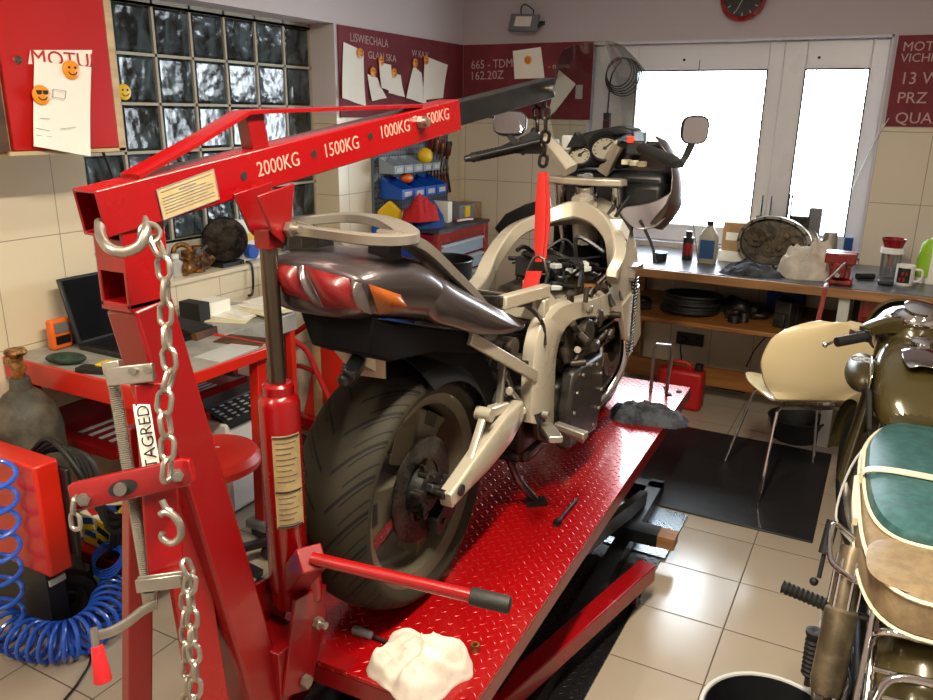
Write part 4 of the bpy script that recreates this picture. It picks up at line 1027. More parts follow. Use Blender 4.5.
# top clamp with risers
TC = V((BX, 2.655, 1.425))
b = MB(); b.loft([[TC+V((x, y*1.0-.36*z, z)) for x, y in ((-.145, .02), (-.135, -.022), (-.06, -.05), (.06, -.05), (.135, -.022), (.145, .02), (.12, .05), (.05, .035), (-.05, .035), (-.12, .05))] for z in (-.012, .012)])
b.build('top_clamp', M['silver'], mc, bevel=.005)
b = MB(); b.lathe([(.03, 0), (.03, .014), (.022, .02), (0, .021)], TC+fk*.01, fk, 6); b.build('steering_nut', M['chrome'], mc)
b = MB(); b.cyl(TC-fk*.05, TC-fk*.012, .036, n=24); b.cyl(TC-fk*.06, TC-fk*.05, .043, n=24); b.build('bearing_collar', M['chrome'], mc)
lA, lB = fpt(571, 170, -.985), fpt(545, 140, -1.10); rA, rB = fpt(605, 170, -.92), fpt(620, 143, -.85)
for nm, a, c_ in (('l', lA, lB), ('r', rA, rB)):
    MB().beam([a, a.lerp(c_, .5)+V((0, 0, .004)), c_], [.05, .04, .036], [.045, .036, .034], V((0, -.5, 1)), 4).build('bar_riser', M['silver'], mc)
# handlebar ends
gL0, gL1 = fpt(521, 147, -1.20), fpt(470, 158, -1.34)
gR0, gR1 = fpt(641, 148, -.74), fpt(677, 163, -.57)
for a, c_, base in ((gL0, gL1, lB), (gR0, gR1, rB)):
    MB().cyl(base, c_, .011, n=14).build('handlebar', M['black'], mc)
    d = c_-a; L_ = d.length; prof = [(.0, 0), (.021, 0)]
    for k in range(12): prof += [(.0185, L_*(.06+.072*k)), (.0165, L_*(.09+.072*k))]
    prof += [(.018, L_*.95), (.013, L_), (.0, L_)]
    MB().lathe(prof, a, d, 22).build('hand_grip', M['rubber'], mc)
    MB().cyl(c_, c_+d.normalized()*.02, .013, .011, n=16).build('bar_end', M['plastic'], mc)
b = MB(); b.bar(gL0-V((.02, 0, .0)), gL0+V((.07, .03, .0)), .04, .045); b.bar(gL0+V((.0, .0, .02)), gL0+V((.06, .02, .05)), .03, .03); b.bar(gL0+V((.01, .05, .01)), gL1+V((.02, .06, .0)), .012, .012); b.tube([gL0+V((.0, .055, .02)), gL0+V((-.05, .075, .02)), gL1+V((.01, .07, .0))], .006, 8); b.ell(gL1+V((.01, .07, .0)), .009, n=10, m=6); b.cyl(gL0+V((.03, .0, .0)), gL0+V((.03, .05, .06)), .014, n=14); b.build('switch_gear', M['plastic'], mc, bevel=.006)
b = MB(); b.bar(gR0-V((.045, 0, .0)), gR0+V((.012, .0, .0)), .04, .045); b.bar(gR0+V((.0, .055, .0)), gR1+V((-.02, .06, .0)), .012, .012); sg = b.build('switch_gear', M['plastic'], mc, bevel=.006)
MB().box(gR0+V((-.03, -.018, .026)), (.022, .018, .022)).build('kill_switch', mat('red switch', '#e03818', .4), sg, bevel=.003)
b = MB()
for k in range(3): b.box(fpt(626+8*k, 162+1.0*k, -.83+.035*k), (.026, .03, .018))
b.parts('fuse_box', M['paper_c'], mc, bevel=.003)
b = MB(); b.bx(-1.16, -1.10, 2.72, 2.78, 1.50, 1.56); b.bx(-1.075, -1.035, 2.72, 2.76, 1.52, 1.575); b.parts('brake_reservoir', M['lgrey'], mc, bevel=.008)
# instrument cluster
def dial(c, r, nrm):
    c = V(c); nrm = V(nrm).normalized()
    o_ = MB().lathe([(r*1.15, -.02), (r*1.16, .004), (r*1.03, .008), (r, .002), (0, .0021)], c, nrm, 36).build('gauge', M['plastic'], mc)
    MB().lathe([(r*.97, .003), (0, .0035)], c, nrm, 36).build('gauge_face', M['dial'], o_)
    u, v, d = frame_of(nrm); b = MB()
    for k in range(11):
        a = math.radians(-40+26*k); q = u*math.cos(a)+v*math.sin(a); b.bar(c+q*r*.72+d*.0045, c+q*r*.9+d*.0045, .003, .001, d)
    b.bar(c+d*.006, c+(u*.5+v*.6)*r+d*.006, .004, .002, d); b.cyl(c+d*.003, c+d*.008, .006); b.build('gauge_marking', M['ink'], o_)
dn = V((.12, -.75, .62))
dial(fpt(580, 156, -.99), .036, dn); dial(fpt(605, 149, -.92), .046, dn)
b = MB(); b.loft([[V((BX+x, y, z)) for x, z in ((-.13, 1.50), (-.08, 1.58), (.0, 1.60), (.06, 1.61), (.11, 1.60), (.13, 1.52), (.08, 1.46), (-.08, 1.46))] for y in (2.80, 2.93)]); b.build('dash_panel', M['plastic'], mc, bevel=.01)
b = MB(); c = fpt(605, 149, -.92); u, v, d = frame_of(dn)
b.grid([[c+(u*math.cos(a)+v*math.sin(a))*.056*q+d*h for a in [math.radians(x) for x in range(-20, 201, 20)]] for q, h in ((1, .0), (1.08, .03))], .003); b.build('gauge_hood', M['plastic'], mc)
b = MB(); b.prism([fpt(*p) for p in ((566, 148, -1.03), (575, 132, -1.0), (583, 146, -.98))], (.0, .05, 0)); b.prism([fpt(*p, -.84) for p in ((612, 134), (641, 132), (640, 142), (622, 146))], (0, .08, 0)); b.parts('fairing_stay', M['plastic'], mc)
# front fairing: two side shells and the nose
def shell(pts, nm, m, s=1, th=.006):
    P = [[V((BX+s*(p[0]-BX), p[1], p[2])) for p in row] for row in pts]
    return MB().grid(P, th*s).build(nm, m, mc, sub=1)
# rows from top edge downwards, each from near the rider forwards
def fy(px, py, y): return tuple(at(px, py, y=y))
fr_rows = [[fy(645, 131, 2.70), fy(664, 139, 2.78), fy(672, 143, 2.9), fy(655, 140, 3.06), fy(610, 140, 3.12)],
           [fy(668, 152, 2.70), fy(680, 160, 2.78), fy(684, 166, 2.92), fy(668, 165, 3.10), fy(612, 160, 3.18)],
           [fy(672, 178, 2.68), fy(683, 182, 2.78), fy(686, 188, 2.92), fy(670, 188, 3.10), fy(614, 185, 3.18)],
           [fy(668, 204, 2.66), fy(682, 206, 2.76), fy(684, 208, 2.9), fy(666, 208, 3.06), fy(612, 206, 3.14)],
           [fy(640, 226, 2.62), fy(660, 231, 2.74), fy(664, 230, 2.86), fy(650, 228, 3.0), fy(606, 224, 3.06)]]
shell(fr_rows, 'fairing_shell', M['grey_body'])
shell([[fy(612, 207, 2.70), fy(640, 205, 2.72), fy(660, 200, 2.74), fy(678, 186, 2.76)], [fy(622, 219, 2.68), fy(642, 218, 2.70), fy(660, 214, 2.72), fy(674, 202, 2.74)], [fy(635, 232, 2.64), fy(648, 231, 2.66), fy(658, 228, 2.68), fy(668, 216, 2.72)]], 'fairing_shell', M['panel_grey'])
MB().prism([fy(494, 228, 2.75), fy(505, 214, 2.75), fy(525, 204, 2.8), fy(548, 198, 2.85), fy(550, 214, 2.85), fy(522, 226, 2.8), fy(500, 236, 2.75)], (0, .03, 0)).build('fairing_shell', M['plastic'], mc, bevel=.005)
b = MB(); b.bx(BX-.14, BX+.24, 2.80, 2.96, 1.27, 1.45); b.bx(BX+.10, BX+.25, 2.74, 2.84, 1.28, 1.42); b.build('headlamp_back', M['plastic'], mc, bevel=.02)
# windscreen
P = []
for i in range(9):
    t_ = i/8; row = []; z = 1.54+.345*t_; w = .24*(1-.55*t_**2.2); yb_ = 3.06-.34*t_
    for j in range(13):
        a = -1+j/6; row.append(V((BX+w*a, yb_-.10*a*a*(1-.4*t_), z-.03*a*a*t_)))
    P.append(row)
MB().grid(P, .003).build('windscreen', M['shield'], mc)
# mirrors on the fairing
def mirror(c, w, h, stem0, m, tilt):
    c = V(c); n_ = ((CAM-c).normalized()+V(tilt)).normalized(); u = UZ.cross(n_).normalized(); v = n_.cross(u)
    def ring(q, d): return [c+(u*w*math.copysign(abs(math.cos(a))**.62, math.cos(a))+v*h*math.copysign(abs(math.sin(a))**.62, math.sin(a)))*q+n_*d for a in [2*PI*k/28 for k in range(28)]]
    o_ = MB().loft([ring(.55, -.05), ring(.9, -.03), ring(1.02, 0), ring(1.0, .006), ring(.92, .004)]).build('mirror_shell', M['plastic'], mc)
    MB().loft([ring(.93, .004), ring(.9, .0055)]).build('mirror_glass', m, o_)
    MB().beam([c-v*h*.9-n_*.01, (c-v*h+stem0)/2+V((0, 0, -.005)), V(stem0)], [.022, .026, .04], [.02, .022, .03], UZ, 4).build('mirror_stem', M['plastic'], mc)
mirror(at(695, 130, y=2.84), .047, .048, at(676, 170, y=2.84), mat('mirror glass', '#c8c8cc', .03, 1, .0, 3, rv=.01), (.35, 0, -.15))
mirror(at(510, 123, y=2.72), .062, .045, at(525, 152, y=2.74), bpy.data.materials['mirror glass'], (-.1, .0, .35))
# tail section
def sec(y, hw, zt, zm, zb_, n=None, hb=None):
    hb = hb or hw*.8
    return [V((BX+x, y, z)) for x, z in ((-hb*.6, zb_), (-hb, zb_+.012), (-hw, zm), (-hw*.93, zm+(zt-zm)*.55), (-hw*.6, zt-.006), (0, zt), (hw*.6, zt-.006), (hw*.93, zm+(zt-zm)*.55), (hw, zm), (hb, zb_+.012), (hb*.6, zb_))]
b = MB(); TX = .018; BX0 = BX; BX = BX+TX; b.loft([sec(1.122, .118, 1.372, 1.345, 1.284), sec(1.135, .135, 1.386, 1.348, 1.276), sec(1.20, .152, 1.396, 1.345, 1.262), sec(1.28, .158, 1.394, 1.325, 1.247), sec(1.36, .157, 1.368, 1.288, 1.224), sec(1.43, .150, 1.325, 1.255, 1.20)]); BX = BX0
tl = b.build('tail_cowl', M['grey_body'], mc, ang=80, sub=2)
for s in (1, -1):
    rings = []
    for y, xo, xi, zt, zb_ in ((1.32, .176, .09, 1.365, 1.238), (1.42, .177, .10, 1.315, 1.205), (1.54, .176, .115, 1.258, 1.158), (1.66, .172, .128, 1.20, 1.13), (1.76, .166, .14, 1.155, 1.112), (1.82, .160, .152, 1.128, 1.115)):
        rings.append([V((BX+s*x, y, z)) for x, z in ((xi, zb_+.02), (xi, zt-.01), (xi+.02, zt), ((xi+xo)/2, zt-.002), (xo-.008, zt-.022), (xo, (zt*.4+zb_*.6)), (xo-.015, zb_), (xi+.02, zb_))])
    MB().loft(rings).build('side_cowl', M['grey_body'], mc, ang=80, sub=2)
# rear lamps set into the tail: strips following the cowl
def lens(p4, m, nm, y_off=-.004):
    a, c_, d_, e_ = [V(p) for p in p4]; P = []
    for i in range(7):
        P.append([a.lerp(e_, i/6).lerp(c_.lerp(d_, i/6), j/6) for j in range(7)])
    n_ = (c_-a).cross(e_-a).normalized()
    if n_.dot(CAM-a) < 0: n_ = -n_
    for i in range(7):
        for j in range(7): P[i][j] += n_*(.006+.016*math.sin(PI*i/6)**.6*math.sin(PI*j/6)**.6)
    return MB().grid(P, -.004).build(nm, m, tl)
def ly(l, y): return [at(px, py, y=y) for px, py in l]
lens(ly([(272, 262), (299, 266), (313, 301), (285, 292)], 1.118), M['lens_red'], 'rear_lamp')
lens(ly([(305, 265), (351, 278), (361, 309), (326, 306)], 1.114), M['lens_red'], 'rear_lamp')
lens(ly([(299, 265), (305, 265), (326, 307), (313, 302)], 1.118), M['lens_clear'], 'lamp_surround')
lens([at(352, 278, y=1.118), at(364, 283, x=BX+.150), at(374, 314, x=BX+.152), at(362, 310, y=1.118)], M['lens_clear'], 'lamp_surround')
lens([at(366, 283, x=BX+.152), at(398, 294, x=BX+.168), at(407, 309, x=BX+.168), at(377, 314, x=BX+.155)], M['lens_amber'], 'turn_signal_lens')
# grab rail
z = 1.425
ring_ = [(-1.07, 1.205, z), (-.94, 1.188, z), (-.83, 1.188, z-.002), (-.79, 1.232, z-.003), (-.83, 1.30, z-.004), (-.93, 1.375, z+.002), (-1.03, 1.395, z+.002), (-1.085, 1.33, z), (-1.095, 1.255, z)]
MB().beam(ring_, [.024, .024, .03, .045, .05, .036, .026, .024, .024], .02, UZ, 5, closed=True).build('grab_rail', M['rail'], mc)
for s in (1, -1):
    MB().beam([(BX+s*.125, 1.235, z), (BX+s*.127, 1.33, 1.392), (BX+s*.13, 1.45, 1.318), (BX+s*.133, 1.55, 1.252), (BX+s*.133, 1.615, 1.205)], [.06, .055, .045, .04, .036], [.022, .024, .024, .022, .018], UZ, 5).build('grab_rail', M['rail'], mc)
for x, y in ((.105, 1.25), (-.05, 1.24), (-.11, 1.27)): MB().bar((BX+x, y, 1.37), (BX+x, y, 1.418), .05, .05, (0, 1, 0)).build('rail_mount', M['black'], mc, bevel=.006)
# under tray, plate bracket, rear indicator
b = MB(); b.loft([[V((BX+x, y, z)) for x, z in ((-.05, zt), (.13, zt), (.12, zb_), (-.02, zb_))] for y, zt, zb_ in ((1.17, 1.282, 1.205), (1.24, 1.25, 1.172), (1.42, 1.2, 1.145), (1.62, 1.14, 1.09))]); b.build('under_tray', M['matte'], mc, bevel=.004)
b = MB(); b.prism([(BX+.0, 1.20, 1.20), (BX+.11, 1.235, 1.21), (BX+.10, 1.25, 1.13), (BX+.03, 1.24, 1.13)], (0, .004, 0)); b.build('bare_bracket', M['zinc'], mc)
b = MB(); c = at(353, 370, x=-.90); b.box(c, (.03, .05, .05), Matrix.Rotation(.6, 3, 'X') @ Matrix.Rotation(.5, 3, 'Y')); b.cyl(at(341, 382, x=-.9), at(356, 372, x=-.9), .013, n=14); b.bar(c, (BX+.03, 1.2, 1.16), .014, .014); b.build('turn_signal', M['plastic'], mc, bevel=.006)
# right side aluminium heel plate and hidden drive chain guard
b = MB(); b.prism([fpt(*p, -.79) for p in ((537, 415), (552, 405), (562, 430), (558, 446), (540, 440))], (-.02, 0, 0)); b.build('footpeg_bracket', M['engine_dark'], mc, bevel=.004)
# ---------------------------------------------------------------- floor mat, chair, buckets
tag(MB().bx(-.90, -.075, 3.14, 4.12, 0, .008).build('rubber_mat', M['mat'], bevel=.003), 'black rubber floor mat in front of the workbench', 'mat')
# white shell chair: local frame, sitter facing +Y
chr_ = thing('shell_chair', 'cream white shell chair with chrome legs standing on the black mat', 'chair', (0, 0, 0))
P = []
def shell_pt(u, v):
    # v: 0 front lip of the seat .. 1 top of the back; u: -1..1 across
    k = [(0.0, .215, .440, .12), (.12, .20, .452, .19), (.30, .08, .445, .215), (.45, -.05, .44, .20), (.53, -.13, .452, .165), (.60, -.185, .48, .18), (.68, -.212, .545, .235), (.80, -.235, .65, .275), (.90, -.255, .76, .25), (.96, -.265, .82, .175), (1.0, -.27, .85, .06)]
    for a, c_ in zip(k, k[1:]):
        if v <= c_[0]+1e-6:
            t_ = (v-a[0])/(c_[0]-a[0]); y, z, w = [a[i]+(c_[i]-a[i])*t_ for i in (1, 2, 3)]; break
    return V((u*w, y+(.05*u*u if v > .6 else 0), z+(.025*u*u if v < .5 else 0)))
vs_ = [0, .04, .12, .2, .3, .4, .45, .5, .53, .57, .60, .64, .68, .74, .80, .85, .90, .93, .96, .985, 1]
for v in vs_: P.append([shell_pt(-1+j/6, v) for j in range(13)])
MB().grid(P, .011).build('seat_shell', M['cream'], chr_, sub=1)
for sx in (-1, 1):
    for sy in (-1, 1):
        MB().tube([(sx*.10, sy*.09, .435), (sx*.15, sy*.14, .41), (sx*.215, sy*.225, .02), (sx*.217, sy*.227, .008)], .008, 8, smooth=False).build('leg', M['chrome'], chr_)
b = MB()
for s in (-1, 1): b.bar((-.13, s*.12, .425), (.13, s*.12, .425), .02, .015)
b.build('seat_frame', M['steel'], chr_)
place(chr_, (-.235, 3.65, .008), math.radians(28))
def bucket(c, r0, r1, h, m, lab, rim=None, name='bucket'):
    c = V(c); t_ = thing(name, lab, 'bucket', c)
    MB().lathe([(0, 0), (r0, 0), (r1, h), (r1-.006, h), (r0-.006, .008), (0, .008)], c, UZ, 40).build('body', m, t_)
    MB().torus(c+V((0, 0, h)), UZ, r1+.002, .006, 44, 8).build('rim', rim or m, t_)
    b = MB(); b.tube([c+V((r1*math.cos(a), (r1)*math.sin(a)*.35-.02, h-.02-.09*math.sin(a))) for a in [PI*k/10 for k in range(11)]], .003, 6); b.build('handle', M['steel'], t_)
    return t_
bucket((-.07, 1.73, 0), .125, .162, .25, M['plastic'], 'black bucket at the bottom edge beside the olive motorcycle', M['lgrey'])
bucket((-.27, 4.27, 0), .11, .14, .12, M['rubber'], 'low black tub on the floor behind the cream chair')
# red jerry can
jc = thing('jerry_can', 'red plastic fuel can on the floor under the workbench', 'fuel can', (-.93, 4.44, 0))
MB().bx(-1.06, -.80, 4.38, 4.50, 0, .235).build('body', mat('dull red plastic', '#b01416', .5), jc, bevel=.02)
MB().tube([(-1.0, 4.44, .23), (-.99, 4.44, .268), (-.90, 4.44, .268), (-.885, 4.44, .23)], .011, 8).build('handle', bpy.data.materials['dull red plastic'], jc)
MB().cyl((-.835, 4.44, .232), (-.835, 4.44, .275), .024, n=18).build('cap', M['plastic'], jc)

# ---------------------------------------------------------------- olive vintage motorcycle, local frame: rear axle over the origin, nose towards +Y
vb = thing('vintage_motorcycle', 'olive vintage motorcycle with teal and beige seat beside the lift', 'motorcycle', (0, 0, 0))
def vpart(mb, n, m, par=None, **k): return mb.build(n, m, par or vb, **k)
def spoked(c, R, w, steer=None):
    c = V(c)
    o1 = MB().lathe(smooth_prof([(R-.07, -w*.35), (R-.05, -w*.5), (R-.02, -w*.45), (R-.003, -w*.2), (R, 0), (R-.003, w*.2), (R-.02, w*.45), (R-.05, w*.5), (R-.07, w*.35)]), c, NX, 56, loop=True)
    o2 = MB().lathe([(R-.06, -w*.38), (R-.07, -w*.3), (R-.078, -w*.15), (R-.078, w*.15), (R-.07, w*.3), (R-.06, w*.38), (R-.066, w*.3), (R-.074, 0), (R-.066, -w*.3)], c, NX, 52, loop=True)
    o3 = MB()
    for k in range(18):
        for s in (-1, 1):
            a = 2*PI*k/18+s*.09; q = a+s*.55; o3.cyl(c+V((s*.035, math.cos(q)*.05, math.sin(q)*.05)), c+V((0, math.cos(a)*(R-.075), math.sin(a)*(R-.075))), .0016, n=5)
    o4 = MB().lathe([(0, -.06), (.03, -.06), (.055, -.045), (.055, -.035), (.035, -.03), (.035, .03), (.055, .035), (.055, .045), (.03, .06), (0, .06)], c, NX, 28)
    return o1, o2, o3, o4
a1, a2, a3, a4 = spoked((0, 0, .30), .30, .09)
vpart(a1, 'rear_tyre', M['rubber']); rr = vpart(a2, 'rear_rim', M['chrome']); vpart(a3, 'spokes', M['steel'], rr); vpart(a4, 'rear_hub', M['alu'], rr)
# steering group, turned left about the head
STM = Matrix.Translation(V((0, 1.15, 0))) @ Matrix.Rotation(math.radians(13), 4, 'Z') @ Matrix.Translation(V((0, -1.15, 0)))
def st(mb): bmesh.ops.transform(mb.b, matrix=STM @ Matrix.Translation(V((0, .13, 0))), verts=mb.b.verts[:]); return mb
a1, a2, a3, a4 = spoked((0, 1.27, .30), .30, .085)
vpart(st(a1), 'front_tyre', M['rubber']); fr_ = vpart(st(a2), 'front_rim', M['alu']); vpart(st(a3), 'spokes', M['steel'], fr_); vpart(st(a4), 'front_hub', M['alu'], fr_)
b = MB(); P = []
for i in range(15):
    a = math.radians(128-9.2*i); row = []
    for j in range(9):
        w = -1+j/4; r = .345-.035*abs(w)**2.5; row.append(V((w*.075, 1.27+math.cos(a)*r, .30+math.sin(a)*r)))
    P.append(row)
vpart(st(b.grid(P, .003)), 'front_mudguard', M['olive'])
for s in (-1, 1): vpart(st(MB().cyl((s*.085, 1.27, .30), (s*.085, 1.04, .92), .026, .032, 20)), 'fork_leg', M['olive'])
# headlamp nacelle
b = MB(); b.ell((0, 1.12, .93), (.115, .15, .10)); b.lathe([(.10, 0), (.108, .01), (.1, .03), (0, .045)], (0, 1.22, .925), (0, 1, -.08), 32); vpart(st(b), 'headlamp_nacelle', M['olive'])
b = MB(); b.ell((0, 1.07, 1.0), (.085, .09, .045)); b.lathe([(.05, 0), (.052, .012), (.04, .02), (0, .021)], (0, 1.04, 1.035), (0, -.3, 1), 28); vpart(st(b), 'nacelle_top', M['chrome'])
for s in (-1, 1):
    b = MB(); b.beam([(0, 1.05, .985), (s*.1, 1.03, .98), (s*.18, .985, .965)], [.09, .06, .035], [.06, .05, .03], UZ, 5); vpart(st(b), 'handlebar_fairing', M['olive'])
    b = MB(); b.tube([(s*.15, 1.0, .97), (s*.19, .96, .96), (s*.28, .90, .945)], .011, 10); hb = vpart(st(b), 'handlebar', M['chrome'])
    prof = [(0, 0), (.016, 0)]
    for k in range(10): prof += [(.0175, .008+.011*k), (.0155, .0135+.011*k)]
    prof += [(.02, .112), (.02, .12), (0, .122)]
    vpart(st(MB().lathe(prof, (s*.28, .898, .944), V((-s*.12, .06, .015)), 18)), 'hand_grip', M['rubber'])
    b = MB(); b.tube([(s*.19, 1.0, .965), (s*.22, .99, .945), (s*.30, .945, .92)], .005, 7); b.ell((s*.303, .943, .919), .009, n=10, m=6); b.bar((s*.19, .975, .955), (s*.22, .96, .955), .03, .035); vpart(st(b), 'lever', M['chrome'])
b = MB(); b.ell((-.15, 1.10, .815), (.055, .15, .055), n=24); b.bar((-.12, 1.1, .80), (0, 1.12, .80), .05, .05); vpart(b, 'fork_cover', mat('satin olive', '#3c341a', .42, 0, .1, 5))
b = MB()
for k in range(4): b.torus(V((-.178+.017*k, 1.06-.004*k, .876-.003*abs(k-1))), (0, -.25, 1), .012, .0036, 14, 5)
vpart(b, 'emblem', M['lgrey'])
# tank with chrome flank panel and knee rubbers
rings = []
for y, w, zt, zb_ in ((1.16, .05, .93, .82), (1.13, .10, .955, .79), (1.04, .125, .965, .755), (.95, .135, .955, .745), (.86, .13, .92, .74), (.77, .115, .865, .735), (.72, .09, .81, .735)):
    rings.append([V((math.copysign(abs(math.cos(a))**.7, math.cos(a))*w, y, (zt+zb_)/2+math.copysign(abs(math.sin(a))**.7, math.sin(a))*(zt-zb_)/2)) for a in [2*PI*k/28 for k in range(28)]])
tk = vpart(MB().loft(rings), 'fuel_tank', M['olive'], sub=1)
for s in (-1, 1):
    P = []
    for i in range(7):
        row = []
        for j in range(9):
            u = -1+i/3; v = -1+j/4; rad_ = 1-.28*(abs(u*v))**2
            y = .95+.115*v*rad_; z = .85+.062*u*rad_; row.append(V((s*(.128+.012*(1-.5*u*u-.5*v*v)+.004), y, z)))
        P.append(row)
    vpart(MB().grid(P, .003*s), 'tank_panel', M['chrome'], tk, sub=1)
    b = MB()
    for k in range(11): b.bar((s*.126, .74+.014*k, .745), (s*.138, .78+.014*k, .835), .012, .010)
    vpart(b, 'knee_rubber', M['rubber'], tk)
P = []
for i in range(7):
    P.append([V((.06*(-1+i/3)*(1-.3*abs(-1+j/4)**3), .95+.13*(-1+j/4), .958-.014*(i/3-1)**2-.02*max(0, 1-j/4))) for j in range(9)])
vpart(MB().grid(P, .003), 'tank_top_panel', M['chrome'], tk, sub=1)
b = MB(); b.lathe([(.032, 0), (.034, .01), (.025, .016), (0, .018)], (0, 1.02, .96), (0, -.1, 1), 24); vpart(b, 'filler_cap', M['chrome'], tk)
# seat
def ring_s(z, inset, y0=-.215, y1=.80):
    out = []
    for k in range(44):
        a = 2*PI*k/44; c_, s_ = math.cos(a), math.sin(a); yc = (y0+y1)/2; hy = (y1-y0)/2-inset
        x = math.copysign(abs(c_)**.55, c_)*(.162-inset); y = math.copysign(abs(s_)**.55, s_)*hy
        x *= 1-.30*max(0, y/hy)**2; out.append(V((x, yc+y, z+.02*max(0, -y/hy)**3*0)))
    return out
vpart(MB().loft([ring_s(.665, .012), ring_s(.675, .0), ring_s(.735, .0), ring_s(.752, .012), ring_s(.752, .05)]), 'seat_side', M['beige'], bevel=0)
vpart(MB().loft([ring_s(.74, .016, -.005, .785), ring_s(.752, .014, -.005, .785), ring_s(.775, .024, -.005, .785), ring_s(.785, .05, -.005, .785), ring_s(.788, .10, -.005, .785)]), 'seat_cushion', M['teal'])
vpart(MB().loft([ring_s(.74, .02, -.20, .06), ring_s(.752, .010, -.205, .06), ring_s(.756, .02, -.205, .06), ring_s(.757, .06, -.205, .06)]), 'seat_rear_pad', M['beige'])
b = MB(); b.tube(ring_s(.748, .0), .0045, 6, closed=True, smooth=False); b.tube(ring_s(.668, .0), .0045, 6, closed=True, smooth=False); b.tube(ring_s(.757, .012, -.005, .785), .0045, 6, closed=True, smooth=False); vpart(b, 'seat_piping', M['piping'])
vpart(MB().beam([(-.157, .33, .745), (-.15, .33, .778), (-.10, .325, .792), (0, .32, .794), (.10, .315, .792), (.148, .31, .778), (.155, .31, .745)], .03, .005, (0, 0, 1), 4), 'seat_strap', M['piping'])
b = MB(); b.beam([(-.166, .33, .75), (-.17, .22, .735), (-.168, .12, .73)], .012, .02, UZ, 4); vpart(b, 'seat_strap_tail', M['piping'])
# frame tubes, engine, exhaust
b = MB()
for s in (-1, 1):
    b.tube([(s*.12, -.12, .66), (s*.12, .3, .645), (s*.09, .75, .70), (s*.04, 1.08, .86)], .014, 10); b.tube([(s*.12, .45, .64), (s*.10, .5, .35), (s*.08, .8, .26), (s*.05, 1.12, .80)], .014, 10); b.tube([(s*.10, 0, .30), (s*.10, .45, .36)], .018, 10)
b.cyl((0, 1.17, .74), (0, 1.13, .95), .03, n=18); vpart(b, 'frame_tube', M['black'])
b = MB(); b.bx(-.12, .12, .50, .80, .27, .44); b.cyl((-.135, .56, .36), (.135, .56, .36), .085, n=28); b.cyl((0, .72, .44), (0, .74, .60), .07, n=24)
vpart(b, 'engine_block', M['alu'], bevel=.012)
b = MB()
for k in range(8): b.lathe([(.07, 0), (.105, .001), (.105, .006), (.07, .007)], (0, .722+.0025*k, .45+.019*k), (0, .1, 1), 24, loop=True)
b.parts('cooling_fin', M['alu'], vb)
for s in (-1, 1):
    vpart(MB().lathe([(0, 0), (.018, 0), (.02, .1), (.045, .2), (.048, .55), (.03, .62), (.022, .66), (0, .66)], (s*.15, .62, .26), (0, -1, .04), 24), 'silencer', M['chrome'])
# rear mudguard, carrier and chrome
P = []
for i in range(19):
    a = math.radians(214-9.0*i); row = []
    for j in range(11):
        w = -1+j/5; r = .362-.05*abs(w)**2.4; row.append(V((w*.105, math.cos(a)*r, .31+math.sin(a)*r)))
    P.append(row)
vpart(MB().grid(P, .003), 'rear_mudguard', M['olive'])
b = MB()
for s in (-1, 1): b.bar((s*.125, -.14, .66), (s*.15, -.34, .47), .012, .03, UZ); b.bar((s*.125, .1, .64), (s*.125, -.15, .655), .012, .03)
b.parts('seat_rail', M['chrome'], vb, bevel=.003)
def loop(y, z, w, d, dz): return [(-w, y+.02, z-.02), (-w, y-d*.6, z-dz*.6), (-w*.8, y-d, z-dz), (0, y-d*1.02, z-dz*1.02), (w*.8, y-d, z-dz), (w, y-d*.6, z-dz*.6), (w, y+.02, z-.02)]
b = MB(); b.tube([(-.118, -.16, .60), (-.115, -.19, .645), (-.085, -.2, .66), (0, -.203, .662), (.085, -.2, .66), (.115, -.19, .645), (.118, -.16, .60)], .008, 10); vpart(b, 'carrier_rail', M['chrome'])
b = MB(); b.tube([(-.118, -.16, .60), (-.125, -.30, .52), (-.125, -.34, .49), (-.115, -.30, .555), (-.085, -.265, .60), (0, -.262, .61), (.085, -.265, .60), (.115, -.30, .555), (.125, -.34, .49), (.125, -.30, .52), (.118, -.16, .60)], .009, 10); vpart(b, 'carrier_rail', M['chrome'])
for y, z in ((-.235, .60), (-.275, .57), (-.315, .53)): vpart(MB().cyl((-.118, y, z-.01), (.118, y, z-.01), .0055, n=10), 'carrier_bar', M['chrome'])
b = MB(); b.tube([(-.125, -.34, .49), (-.11, -.40, .44), (-.06, -.42, .42), (0, -.425, .415), (.06, -.42, .42), (.11, -.40, .44), (.125, -.34, .49)], .009, 10); vpart(b, 'carrier_rail', M['chrome'])
